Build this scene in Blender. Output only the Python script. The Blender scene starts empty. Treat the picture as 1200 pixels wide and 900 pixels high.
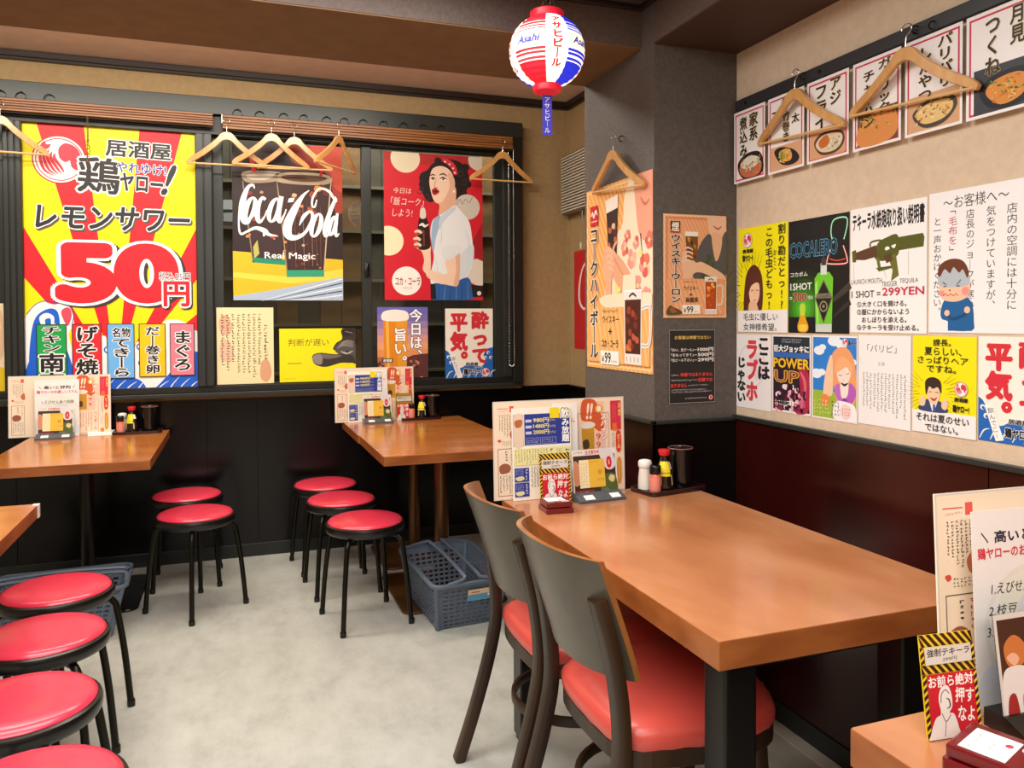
import bpy, bmesh, math, random
from mathutils import Matrix, Vector
random.seed(7)
SC = bpy.context.scene
COL = SC.collection
PI = math.pi

# ------------------------------------------------------------------ camera
def make_camera():
    yaw, pitch, roll, f, cy = 0.344607, -0.0207998, -0.0050, 925.2, 393.5
    fw = Vector((math.sin(yaw)*math.cos(pitch), math.cos(yaw)*math.cos(pitch), math.sin(pitch)))
    rt = Vector((math.cos(yaw), -math.sin(yaw), 0))
    up = rt.cross(fw)
    r2 = rt*math.cos(roll) + up*math.sin(roll)
    u2 = r2.cross(fw)
    cam = bpy.data.cameras.new('camera')
    o = bpy.data.objects.new('camera', cam)
    COL.objects.link(o)
    m = Matrix((r2, u2, -fw)).transposed().to_4x4()
    m.translation = (0, 0, 1.36)
    o.matrix_world = m
    cam.sensor_width = 36
    cam.lens = f/1200*36
    cam.shift_y = -(450-cy)/1200
    cam.clip_start = 0.05
    SC.camera = o
make_camera()

# ------------------------------------------------------------------ light and exposure
vs = SC.view_settings
vs.view_transform = 'Standard'
vs.look = 'None'
vs.gamma = 1
vs.use_curve_mapping = False
vs.exposure = 0.1
w = bpy.data.worlds.new('world')
SC.world = w
w.use_nodes = True
w.node_tree.nodes['Background'].inputs[0].default_value = (1.0, 0.96, 0.90, 1)
w.node_tree.nodes['Background'].inputs[1].default_value = 0.25

def area(name, loc, size, power, color, rot=(0, 0, 0)):
    l = bpy.data.lights.new(name, 'AREA')
    l.shape = 'RECTANGLE'
    l.size, l.size_y = size
    l.energy = power
    l.color = color
    o = bpy.data.objects.new(name, l)
    o.location = loc
    o.rotation_euler = rot
    COL.objects.link(o)
    return o
WARM = (1.0, 0.93, 0.82)
NEUT = (1.0, 0.975, 0.94)
area('ceiling_lamp_window_recess', (-0.3, 3.75, 2.74), (2.6, 0.35), 42, WARM)
area('fill_light_behind_beam', (-0.4, 3.05, 2.735), (2.9, 0.06), 26, WARM, (math.radians(92), 0, 0))  # added fill, hidden by the beam, brightens the recess ceiling
area('ceiling_lamp_middle', (-0.2, 1.9, 2.45), (1.9, 0.8), 46, NEUT)
area('ceiling_lamp_near', (-0.3, 0.3, 2.45), (2.2, 1.1), 54, NEUT)
area('ceiling_lamp_rear', (-0.3, -1.4, 2.45), (2.6, 1.4), 60, NEUT)

# ------------------------------------------------------------------ materials
def lin(h):
    if isinstance(h, str):
        h = h.lstrip('#')
        c = [int(h[i:i+2], 16)/255 for i in (0, 2, 4)]
        return [x/12.92 if x <= .04045 else ((x+.055)/1.055)**2.4 for x in c]
    return list(h)

MATS = {}
def mat(name, color, rough=.5, metal=0, coat=0, spec=.5, emit=0, alpha=1):
    if name in MATS:
        return MATS[name]
    m = bpy.data.materials.new(name)
    m.use_nodes = True
    b = m.node_tree.nodes['Principled BSDF']
    c = lin(color)+[1]
    b.inputs['Base Color'].default_value = c
    b.inputs['Roughness'].default_value = rough
    b.inputs['Metallic'].default_value = metal
    b.inputs['Coat Weight'].default_value = coat
    b.inputs['Coat Roughness'].default_value = .12
    b.inputs['Specular IOR Level'].default_value = spec
    if emit:
        b.inputs['Emission Color'].default_value = c
        b.inputs['Emission Strength'].default_value = emit
    m.diffuse_color = c
    MATS[name] = m
    return m

def ink(h, rough=.45):
    return mat('print_%s' % h.lstrip('#'), h, rough, spec=.35)

def noisy(name, c1, c2, scale=4, stretch=(1, 1, 1), rough=.4, detail=6, lo=.35, hi=.65, bump=0, bscale=None, coat=0, spec=.5, c3=None, rough2=None):
    if name in MATS:
        return MATS[name]
    m = mat(name, c1, rough, coat=coat, spec=spec)
    nt = m.node_tree
    b = nt.nodes['Principled BSDF']
    tc = nt.nodes.new('ShaderNodeTexCoord')
    mp = nt.nodes.new('ShaderNodeMapping')
    mp.inputs['Scale'].default_value = stretch
    no = nt.nodes.new('ShaderNodeTexNoise')
    no.inputs['Scale'].default_value = scale
    no.inputs['Detail'].default_value = detail
    cr = nt.nodes.new('ShaderNodeValToRGB')
    cr.color_ramp.elements[0].position = lo
    cr.color_ramp.elements[0].color = lin(c1)+[1]
    cr.color_ramp.elements[1].position = hi
    cr.color_ramp.elements[1].color = lin(c2)+[1]
    if c3:
        e = cr.color_ramp.elements.new((lo+hi)/2)
        e.color = lin(c3)+[1]
    nt.links.new(tc.outputs['Object'], mp.inputs[0])
    nt.links.new(mp.outputs[0], no.inputs[0])
    nt.links.new(no.outputs[0], cr.inputs[0])
    nt.links.new(cr.outputs[0], b.inputs['Base Color'])
    if rough2 is not None:
        mr = nt.nodes.new('ShaderNodeMapRange')
        mr.inputs[3].default_value = rough
        mr.inputs[4].default_value = rough2
        nt.links.new(no.outputs[0], mr.inputs[0])
        nt.links.new(mr.outputs[0], b.inputs['Roughness'])
    if bump:
        n2 = nt.nodes.new('ShaderNodeTexNoise')
        n2.inputs['Scale'].default_value = bscale or scale*4
        n2.inputs['Detail'].default_value = 4
        bp = nt.nodes.new('ShaderNodeBump')
        bp.inputs['Strength'].default_value = bump
        bp.inputs['Distance'].default_value = .01
        nt.links.new(tc.outputs['Object'], n2.inputs[0])
        nt.links.new(n2.outputs[0], bp.inputs['Height'])
        nt.links.new(bp.outputs[0], b.inputs['Normal'])
    return m

def glass_mat(name, tint='ffffff', refl_rough=.0, ior=1.45):
    if name in MATS:
        return MATS[name]
    m = bpy.data.materials.new(name)
    m.use_nodes = True
    nt = m.node_tree
    nt.nodes.remove(nt.nodes['Principled BSDF'])
    out = [n for n in nt.nodes if n.type == 'OUTPUT_MATERIAL'][0]
    tr = nt.nodes.new('ShaderNodeBsdfTransparent')
    tr.inputs[0].default_value = lin(tint)+[1]
    gl = nt.nodes.new('ShaderNodeBsdfGlossy')
    gl.inputs['Roughness'].default_value = refl_rough
    fr = nt.nodes.new('ShaderNodeFresnel')
    fr.inputs[0].default_value = ior
    mx = nt.nodes.new('ShaderNodeMixShader')
    nt.links.new(fr.outputs[0], mx.inputs[0])
    nt.links.new(tr.outputs[0], mx.inputs[1])
    nt.links.new(gl.outputs[0], mx.inputs[2])
    nt.links.new(mx.outputs[0], out.inputs[0])
    MATS[name] = m
    return m

M_TABLE = noisy('table_laminate', 'a9673e', 'cd9068', 5, (1, .45, 1), .22, 8, .3, .72, coat=.25, c3='bd7b50')
M_TABLE2 = noisy('table_laminate_orange', 'ae6429', 'c67c3c', 4, (.5, 2, 1), .2, 6, .3, .72, coat=.2)
M_TABLE_EDGE = noisy('table_edge', '8a4a22', 'a4602f', 6, (1, 1, 3), .3, 5)
M_FLOOR = noisy('concrete_floor', 'a6a59b', 'c6c5bb', 8, (1, .55, 1), .42, 15, .3, .68, bump=.05, bscale=90, c3='bab9af')
for _n in M_FLOOR.node_tree.nodes:
    if _n.type == 'TEX_NOISE' and abs(_n.inputs['Scale'].default_value-8) < .1:
        _n.inputs['Roughness'].default_value = .72      # fine scuffs over the broad clouds
M_WAIN = noisy('wainscot_panel', '060505', '0f0a08', 3, (1, 1, .3), .15, 6, spec=.3, rough2=.26)
M_WAINR = noisy('wainscot_panel_mirrored_red', '1c0605', '3a0d09', 2, (1, 1, .3), .14, 6, spec=.5, rough2=.26)  # red reflection of tabletop and seats put into the base colour
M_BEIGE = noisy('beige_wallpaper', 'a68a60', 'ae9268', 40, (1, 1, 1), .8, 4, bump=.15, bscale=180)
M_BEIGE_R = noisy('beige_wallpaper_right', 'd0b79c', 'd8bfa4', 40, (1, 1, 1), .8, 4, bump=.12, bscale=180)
M_DARKPAPER = noisy('dark_wallpaper', '544d49', '605853', 60, (1, 1, 1), .6, 6, bump=.22, bscale=110)
M_BEAM = noisy('beam_wallpaper', '57473f', '635148', 60, (1, 1, 1), .6, 6, bump=.2, bscale=110)
M_SOFFIT = noisy('soffit_brown', '70502f', '785836', 12, (1, 1, 1), .7, 4)
M_CEILW = noisy('recess_ceiling', 'dcc4b2', 'e2ccba', 12, (1, 1, 1), .8, 4)
M_CEIL = noisy('main_ceiling', '3c3029', '463931', 20, (1, 1, 1), .8, 4)
M_CROWN = mat('crown_dark_wood', '2c201a', .35)
M_FRAME = mat('window_frame_grey', '303330', .35, .3)
M_FRAMED = mat('window_frame_dark', '1e1c19', .4, .2)
M_BLIND = noisy('blind_wood', '7a4826', '98622f', 3, (1, 14, 14), .4, 6)
M_HANGER = noisy('hanger_beech', 'c99052', 'd8a566', 3, (10, 10, 2), .28, 5, coat=.4)
M_BAR = mat('hanger_bar', 'e0b476', .35)
M_WIRE = mat('steel_wire', 'c9c6be', .22, 1)
M_BLACKWIRE = mat('black_wire', '1b1a18', .4, .5)
M_RED = noisy('red_vinyl', 'dc344c', 'e24058', 3, (1, 1, 1), .3, 3, coat=.25)
M_RIM = mat('stool_rim_black', '14110f', .3)
M_TUBE = mat('stool_tube', '232018', .3, .75)
M_CHAIRWOOD = noisy('chair_dark_wood', '2a1a10', '3a2615', 8, (1, 1, .25), .38, 6, spec=.35)
M_PANELBACK = noisy('chair_panel_back', '4a4336', '564d3e', 10, (1, 1, 1), .3, 5, coat=.2)
M_PANELFRONT = noisy('chair_panel_front', '8a5226', 'a96a34', 5, (1, 3, 1), .28, 6, coat=.3)
M_CUSH = noisy('chair_red_vinyl', 'd24a40', 'da564a', 4, (1, 1, 1), .36, 4, bump=.25, bscale=9, coat=.15)
M_STEEL = mat('leg_steel', '2e2b28', .28, .85)
M_BRONZE = mat('pedestal_bronze', '6e4a30', .3, .85)
M_BASEPLATE = mat('pedestal_base_brown', '5c3a1c', .3, .2)
M_BLACK = mat('black_plastic', '0d0c0c', .25)
M_BASKET = mat('basket_grey_blue', '596473', .45)
M_WHITE = mat('white_plastic', 'e8e2d4', .35)
M_CREAM = mat('paper_cream', 'f0dcc0', .5)
M_PAPER = mat('paper_white', 'f0ece6', .5)

# ------------------------------------------------------------------ helpers
class MB:
    """collects shapes and links them as ONE mesh object"""
    def __init__(s):
        s.v, s.f, s.mi, s.m, s.sm = [], [], [], [], []
    def slot(s, m):
        if m not in s.m:
            s.m.append(m)
        return s.m.index(m)
    def add(s, vs, fs, m, smooth=False, M=None):
        b = len(s.v)
        k = s.slot(m)
        for v in vs:
            s.v.append(tuple(M @ Vector(v)) if M is not None else tuple(v))
        for f in fs:
            s.f.append([b+i for i in f])
            s.mi.append(k)
            s.sm.append(smooth)
    def bm(s, bm_, m, smooth=False, M=None):
        bm_.verts.index_update()
        s.add([v.co[:] for v in bm_.verts], [[v.index for v in f.verts] for f in bm_.faces], m, smooth, M)
        bm_.free()
    def box(s, lo, hi, m, bev=0, M=None, seg=2):
        b = bmesh.new()
        bmesh.ops.create_cube(b, size=1)
        for v in b.verts:
            v.co = [lo[i]+(v.co[i]+.5)*(hi[i]-lo[i]) for i in range(3)]
        if bev:
            bmesh.ops.bevel(b, geom=b.edges[:], offset=bev, segments=seg, affect='EDGES', profile=.5)
        s.bm(b, m, False, M)
    def prism(s, pts, z0, z1, m, bev=0, M=None, seg=2):
        b = bmesh.new()
        vb = [b.verts.new((x, y, z0)) for x, y in pts]
        f = b.faces.new(vb)
        r = bmesh.ops.extrude_face_region(b, geom=[f])
        for e in r['geom']:
            if isinstance(e, bmesh.types.BMVert):
                e.co.z = z1
        bmesh.ops.recalc_face_normals(b, faces=b.faces[:])
        if bev:
            es = [e for e in b.edges if abs(e.verts[0].co.z-e.verts[1].co.z) < 1e-7]
            bmesh.ops.bevel(b, geom=es, offset=bev, segments=seg, affect='EDGES', profile=.5)
        s.bm(b, m, False, M)
    def lathe(s, prof, m, n=32, M=None, smooth=True, cap=True):
        vs, fs = [], []
        for r, z in prof:
            for i in range(n):
                a = 2*PI*i/n
                vs.append((r*math.cos(a), r*math.sin(a), z))
        for j in range(len(prof)-1):
            for i in range(n):
                k = (i+1) % n
                fs.append([j*n+i, j*n+k, (j+1)*n+k, (j+1)*n+i])
        s.add(vs, fs, m, smooth, M)
        if cap:
            if prof[0][0] > 1e-6:
                s.add(vs[:n], [list(range(n))[::-1]], m, False, M)
            if prof[-1][0] > 1e-6:
                s.add(vs[-n:], [list(range(n))], m, False, M)
    def tube(s, pts, r, m, n=10, M=None, closed=False, flat=None):
        """round tube along pts; flat=(a,b) gives an elliptic/oblong section"""
        P = [Vector(p) for p in pts]
        N = len(P)
        vs, fs = [], []
        ref = None
        for i, p in enumerate(P):
            if closed:
                t = (P[(i+1) % N]-P[i-1]).normalized()
            else:
                t = (P[min(i+1, N-1)]-P[max(i-1, 0)]).normalized()
            if ref is None:
                ref = Vector((0, 0, 1)) if abs(t.z) < .9 else Vector((0, 1, 0))
            a = (ref-t*ref.dot(t)).normalized()
            b = t.cross(a)
            ref = a
            rr = r[i] if isinstance(r, (list, tuple)) else r
            for k in range(n):
                an = 2*PI*k/n
                if flat:
                    ca, sa = math.cos(an), math.sin(an)
                    q = .35
                    vs.append(p+b*flat[0]*math.copysign(abs(ca)**q, ca)+a*flat[1]*math.copysign(abs(sa)**q, sa))
                else:
                    vs.append(p+a*rr*math.cos(an)+b*rr*math.sin(an))
        L = N if closed else N-1
        for i in range(L):
            j = (i+1) % N
            for k in range(n):
                q = (k+1) % n
                fs.append([i*n+k, i*n+q, j*n+q, j*n+k])
        if not closed:
            fs.append(list(range(n))[::-1])
            fs.append([(N-1)*n+k for k in range(n)])
        s.add(vs, fs, m, True, M)
    def build(s, name, parent=None, loc=None, autosmooth=True):
        me = bpy.data.meshes.new(name)
        me.from_pydata(s.v, [], s.f)
        for m in s.m:
            me.materials.append(m)
        me.polygons.foreach_set('material_index', s.mi)
        me.polygons.foreach_set('use_smooth', s.sm)
        me.update()
        b = bmesh.new()
        b.from_mesh(me)
        if len(b.faces) < 20000 and not getattr(s, 'flatart', False):
            bmesh.ops.recalc_face_normals(b, faces=b.faces[:])
        b.to_mesh(me)
        b.free()
        if any(s.sm) and autosmooth:
            try:
                me.set_sharp_from_angle(angle=math.radians(40))
            except Exception:
                pass
        o = bpy.data.objects.new(name, me)
        COL.objects.link(o)
        if parent is not None:
            o.parent = parent
        if loc is not None:
            o.location = loc
        return o

def smooth_path(pts, sub=6, closed=False):
    P = [Vector(p) for p in pts]
    N = len(P)
    out = []
    rng = range(N if closed else N-1)
    for i in rng:
        if closed:
            a, b, c, d = P[i-1], P[i], P[(i+1) % N], P[(i+2) % N]
        else:
            a, b, c, d = P[max(i-1, 0)], P[i], P[i+1], P[min(i+2, N-1)]
        for k in range(sub):
            t = k/sub
            out.append(.5*((2*b)+(c-a)*t+(2*a-5*b+4*c-d)*t*t+(3*b-a-3*c+d)*t**3))
    if not closed:
        out.append(P[-1])
    return out

def tag(o, label=None, cat=None, group=None, kind=None):
    if label: o['label'] = label
    if cat: o['category'] = cat
    if group: o['group'] = group
    if kind: o['kind'] = kind
    return o
def thing(name, label, cat, loc=(0, 0, 0), rz=0, group=None):
    o = bpy.data.objects.new(name, None)
    o.empty_display_size = .05
    COL.objects.link(o)
    o.location = loc
    o.rotation_euler = (0, 0, rz)
    return tag(o, label, cat, group)
def struct(name, mb, parent=None):
    o = mb.build(name, parent)
    if parent is None:
        o['kind'] = 'structure'
    return o
def dup(root, loc, rz=0, label=None, group=None, rot=None):
    r = root.copy()
    COL.objects.link(r)
    r.location = loc
    r.rotation_euler = rot or (0, 0, rz)
    if label: r['label'] = label
    if group: r['group'] = group
    for ch in list(root.children):
        c = ch.copy()
        COL.objects.link(c)
        c.parent = r
        for g in list(ch.children):
            d = g.copy()
            COL.objects.link(d)
            d.parent = c
    return r
def rrect(x0, y0, x1, y1, r, n=5):
    o = []
    for cx, cy, a0 in ((x1-r, y1-r, 0), (x0+r, y1-r, 90), (x0+r, y0+r, 180), (x1-r, y0+r, 270)):
        for i in range(n+1):
            a = math.radians(a0+90*i/n)
            o.append((cx+r*math.cos(a), cy+r*math.sin(a)))
    return o
# ------------------------------------------------------------------ room shell
XR, XPA, YP, YPB, YW, XC = 1.74, 1.40, 2.428, 2.995, 4.79, 2.125
b = MB(); b.box((-3.2, -2.6, -.1), (2.5, 5.0, 0), M_FLOOR); struct('floor', b)
b = MB()
b.box((-3.2, YW, 0), (2.3, YW+.16, .93), M_BEIGE)
b.box((-3.2, YW, 2.6), (2.3, YW+.16, 2.9), M_BEIGE)
b.box((1.70, YW, .93), (2.3, YW+.16, 2.6), M_BEIGE)
struct('wall_back', b)
b = MB(); b.box((XC, YPB, 0), (XC+.15, YW, 2.9), M_BEIGE); struct('wall_right_alcove', b)
b = MB(); b.box((XR, -2.6, 0), (XR+.15, YP, 2.5), M_BEIGE_R); struct('wall_right', b)
b = MB(); b.box((-3.3, -2.6, 0), (-3.2, 4.95, 2.9), M_BEIGE); struct('wall_left', b)
b = MB(); b.box((-3.3, -2.7, 0), (2.5, -2.6, 2.9), M_BEIGE); struct('wall_front', b)
b = MB(); b.box((XPA, YP, 0), (XC+.15, YPB, 2.9), M_DARKPAPER); struct('pillar', b)
b = MB(); b.box((-3.2, YPB-.02, 2.775), (2.3, YW, 2.88), M_CEILW); struct('ceiling_recess', b)
b = MB(); b.box((-3.2, -2.6, 2.47), (XPA, YPB-.5, 2.6), M_CEIL); struct('ceiling', b)
b = MB(); b.box((-3.2, 2.515, 2.328), (XPA, YPB, 2.90), M_BEAM); o = struct('beam_cross', b)
# the soffit of the cross beam is painted brown
b = MB(); b.box((-3.2, 2.517, 2.323), (XPA-.002, YPB-.002, 2.3279), M_SOFFIT); struct('trim_soffit', b)
b = MB(); b.box((XPA, -2.6, 2.318), (XR+.15, YP, 2.6), M_BEAM); struct('beam_right', b)
b = MB(); b.box((XPA+.002, -2.6, 2.313), (XR-.001, YP-.002, 2.3179), mat('beam_soffit_dark', '442a1f', .6)); struct('trim_beam_soffit', b)
# corner strip where the main ceiling meets the beams
b = MB()
b.box((-3.2, 2.495, 2.452), (XPA, 2.515, 2.47), M_CROWN, .003)
b.box((XPA-.02, -2.6, 2.452), (XPA, 2.495, 2.47), M_CROWN, .003)
struct('trim_ceiling', b)
# crown moulding round the recess
b = MB()
for z0, z1, d in ((2.728, 2.775, .022), (2.742, 2.775, .038)):
    b.box((-3.2, YW-d, z0), (XC, YW, z1), M_CROWN, .004)
    b.box((XC-d, YPB, z0), (XC, YW-.02, z1), M_CROWN, .004)
struct('trim_crown', b)
# corner batten where the back wall meets the alcove
b = MB(); b.box((XC-.012, YW-.012, .93), (XC, YW, 2.728), M_BEIGE); struct('trim_corner', b)

# wainscot: panels with thin joints, skirting, cap
b = MB()
b.box((-3.2, YW-.008, .06), (XC, YW-.0002, .915), M_WAIN)
x = -3.2
for x1 in (-1.98, -1.06, -.12, .15, 1.07, 1.98, XC):
    b.box((x+.0015, YW-.012, .075), (x1-.0015, YW-.0005, .905), M_WAIN, .0012)
    x = x1
struct('wainscot_back', b)
b = MB()
for y0, y1 in ((YPB, 3.9), (3.9, YW-.012)):
    b.box((XC-.012, y0+.0015, .075), (XC-.0005, y1-.0015, .905), M_WAIN, .0012)
struct('wainscot_alcove', b)
b = MB()
b.box((XPA-.008, YP-.008, .07), (XPA, YPB, .99), M_WAIN, .001)
b.box((XPA-.008, YP-.008, .07), (XR, YP, .99), M_WAIN, .001)
struct('wainscot_pillar', b)
b = MB()
b.box((XR-.006, -2.6, .06), (XR-.0002, YP-.009, .998), M_WAINR)
y = YP-.008
for y1 in (1.405, .50, -.41, -1.32, -2.6):
    b.box((XR-.010, y1+.0015, .07), (XR-.0005, y-.0015, .995), M_WAINR, .0012)
    y = y1
struct('wainscot_right', b)
M_CAP = mat('cap_dark', '2b2d2a', .35)
b = MB()
b.box((1.78, YW-.03, .905), (XC, YW, .93), M_WAIN, .002)
b.box((XC-.03, YPB, .905), (XC, YW, .93), M_WAIN, .002)
struct('trim_cap_back', b)
b = MB()
b.box((XPA-.016, YP-.016, .99), (XPA, YPB, 1.003), M_CAP, .002)
b.box((XPA-.016, YP-.016, .99), (XR-.016, YP, 1.003), M_CAP, .002)
b.box((XR-.018, -2.6, .995), (XR, YP, 1.011), M_CAP, .002)
struct('trim_cap', b)
M_SKIRT = mat('skirting', '121412', .35)
b = MB(); b.box((-3.2, YW-.02, 0), (XC, YW, .075), M_SKIRT, .002); struct('baseboard_back', b)
M_SKIRTR = mat('skirting_green_grey', '23282a', .35)
b = MB(); b.box((XR-.014, -2.6, 0), (XR, YP-.008, .068), M_SKIRTR, .002); b.box((XPA-.012, YP-.012, 0), (XR-.014, YP, .07), M_SKIRTR, .002); struct('baseboard_right', b)
b = MB(); b.box((XR-.065, -2.6, 0), (XR-.014, YP-.012, .0025), mat('floor_edge_strip', 'd9d5c8', .5)); struct('trim_floor_edge', b)

# ------------------------------------------------------------------ windows
GY = 4.765
M_GLASS = glass_mat('window_glass', 'd8dcd8')
# outer frame shared by the windows: sill, head casing, jambs
b = MB()
b.box((-3.2, 4.715, .935), (1.765, 4.83, .958), M_FRAME, .003)
b.box((-3.2, 4.745, .958), (1.72, 4.83, .995), M_FRAMED, .003)
struct('trim_window_sill', b)
b = MB()
b.box((-3.2, 4.695, 2.505), (1.765, 4.83, 2.60), M_FRAME, .003)
b.box((-3.2, 4.73, 2.40), (1.70, 4.83, 2.505), M_FRAMED, .002)
struct('trim_window_head', b)
b = MB()
b.box((1.70, 4.70, .958), (1.765, 4.83, 2.505), M_FRAMED, .003)
b.box((1.645, 4.735, .995), (1.70, 4.83, 2.40), M_FRAME, .003)
struct('trim_window_jamb_right', b)
def mullion(n, x0, x1, k):
    b = MB()
    b.box((x0, 4.73, .995), (x1, 4.83, 2.40), M_FRAMED, .002)
    wd = (x1-x0)/k
    for i in range(k):
        b.box((x0+i*wd+.004, 4.722, .995), (x0+(i+1)*wd-.004, 4.731, 2.40), M_FRAME, .002)
    struct(n, b)
mullion('trim_mullion_left', -1.088, -1.002, 3)
mullion('trim_mullion_middle', -.164, -.076, 2)
def window(n, panes):
    root = bpy.data.objects.new(n, None)
    COL.objects.link(root)
    root['kind'] = 'structure'
    for (x0, x1, st, y, rot) in panes:
        b = MB()
        z0, z1 = .985, 2.42
        b.box((x0, y-.014, z0), (x0+st, y+.014, z1), M_FRAME, .003)
        b.box((x1-st, y-.014, z0), (x1, y+.014, z1), M_FRAME, .003)
        b.box((x0+st, y-.014, z0), (x1-st, y+.014, z0+.018), M_FRAMED, .003)
        b.box((x0+st, y-.014, z1-.02), (x1-st, y+.014, z1), M_FRAMED, .003)
        b.build('window_sash', root)
        g = MB()
        g.box((x0+st-.004, -.0025, z0+.014), (x1-st+.004, .0025, z1-.016), M_GLASS)
        o = g.build('window_pane', root)
        o.location = (0, y, 0)
        if rot:      # turned in its sash only to place the lantern's mirror image
            o.rotation_euler = rot
            o.location = (0, y+math.sin(rot[0])*1.7, 0)
    return root
window('window_1', [(-3.1, -2.1, .05, 4.772, 0), (-2.1, -1.088, .03, 4.772, 0)])
window('window_2', [(-1.002, -.164, .015, 4.772, 0)])
win3 = window('window_3', [(-.076, .815, .055, 4.80, (math.radians(1.2), 0, math.radians(-2))), (.755, 1.65, .06, 4.772, 0)])
b = MB()
b.box((.770, 4.742, 1.62), (.80, 4.758, 1.70), M_BLACK, .004)
b.tube([(.785, 4.742, 1.69), (.785, 4.735, 1.672), (.785, 4.742, 1.655)], .005, M_BLACK)
b.build('window_latch', win3)

# what is seen through the panes: a dim light-well with a board fence
M_FENCE = noisy('fence_board', '57402a', '7a5a38', 3, (1, 1, 4), .7, 6)
M_FENCED = noisy('fence_dark', '37332e', '47423b', 3, (1, 1, 4), .7, 6)
b = MB()
xs = [-3.2+.14*i for i in range(42)]
for i, x in enumerate(xs):
    warm = .55 < x < .85 or 1.6 < x < 1.9 or .28 < x < .42
    b.box((x+.002, 5.42, 0), (x+.138, 5.44, 3.0), M_FENCE if warm else M_FENCED)
for z in (1.0, 1.32, 1.62, 1.95, 2.25):
    b.box((-3.2, 5.395, z), (2.7, 5.42, z+.02), mat('fence_rail', '6f675a', .6))
struct('fence_outside', b)
b = MB(); b.box((-3.3, 5.5, -.1), (2.8, 5.55, 3.0), mat('outside_wall', '2c2a28', .8)); struct('wall_outside', b)
area('fence_fill_light', (.9, 5.1, 2.95), (2.0, .2), 70, WARM)  # added fill that lifts the boards behind the panes
# ------------------------------------------------------------------ tables
def table_top(x0, y0, x1, y1, z, th, parent, m=None):
    b = MB()
    b.box((x0, y0, z-th), (x1, y1, z-.0008), M_TABLE_EDGE, .0015)
    b.prism(rrect(x0+.0006, y0+.0006, x1-.0006, y1-.0006, .004, 3), z-.0012, z, m or M_TABLE)
    return b.build('tabletop', parent)
def square_leg(x0, y0, x1, y1, z1, parent):
    b = MB()
    b.box((x0, y0, .012), (x1, y1, z1), M_STEEL, .006, seg=3)
    o = b.build('leg', parent)
    f = MB()
    f.prism(rrect(x0+.004, y0+.004, x1-.004, y1-.004, .01), 0, .013, M_BLACK)
    f.build('foot_pad', o)
def big_table(label, loc, W, D, z, legs, group=None):
    t = thing('dining_table', label, 'table', loc, 0)
    table_top(0, 0, W, D, z, .055, t)
    for (x, y) in legs:
        square_leg(x, y, x+.072, y+.072, z-.055, t)
    b = MB()
    b.box((.09, .05, z-.085), (W-.09, .08, z-.055), M_STEEL, .003)
    b.box((.09, D-.08, z-.085), (W-.09, D-.05, z-.055), M_STEEL, .003)
    b.build('under_frame', t)
    return t
TZ = .775
big_table('long orange-brown four-leg table with the two wooden chairs, against the pillar', (.828, 1.207, 0), .676, 1.205, TZ,
          [(.034, .03), (.462, .03), (.034, 1.128), (.57, 1.128)])
big_table('orange-brown table corner in the right foreground carrying a dark red call box', (.828, -.30, 0), .68, 1.187, TZ,
          [(.04, .03), (.57, .03), (.04, 1.08), (.57, 1.08)])
TZ2 = .76
def pedestal_table(label, loc, W, D, post_r, posts, base_m, base, rz=0, cap=None, pm=None):
    t = thing('pedestal_table', label, 'table', loc, rz)
    table_top(0, 0, W, D, TZ2, .042, t, M_TABLE2)
    for (x, y) in posts:
        b = MB()
        b.lathe([(post_r+.004, .014), (post_r+.004, .022), (post_r, .026), (post_r, TZ2-.055)], pm or M_BRONZE, 28, Matrix.Translation((x, y, 0)))
        b.build('post', t)
        b = MB()
        b.box((x-.16, y-.16, TZ2-.056), (x+.16, y+.16, TZ2-.042), M_STEEL, .004)
        b.build('mounting_plate', t)
        b = MB()
        bw, bd = base
        b.prism(rrect(x-bw/2, y-bd/2, x+bw/2, y+bd/2, .05), 0, .014, base_m, .006)
        b.build('base_plate', t)
    if cap:
        b = MB()
        b.prism([(W-.016, D-.022), (W+.0025, D-.022), (W+.0025, D+.0025), (W-.016, D+.0025)], TZ2-.043, TZ2+.001, M_WHITE, .001)
        b.build('corner_guard', t)
    return t
pedestal_table('small orange table under the windows, front half of the joined pair', (.633, 3.43, 0), .72, .68, .036, [(.367, .42)], M_BASEPLATE, (.52, .60))
pedestal_table('small orange table against the windows, rear half of the joined pair', (.628, 4.118, 0), .72, .635, .034, [(.372, .36)], M_BASEPLATE, (.44, .50))
pedestal_table('small orange table below the red and yellow striped poster', (-.985, 3.735, 0), .66, 1.01, .03, [(.315, .60)], M_BLACK, (.50, .55), -.012, pm=M_STEEL)
pedestal_table('orange table at the left edge with a white corner guard and four red stools', (-1.255, 1.76, 0), .66, 1.207, .032, [(.26, .60)], M_BLACK, (.5, .6), 0, True, M_STEEL)

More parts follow.
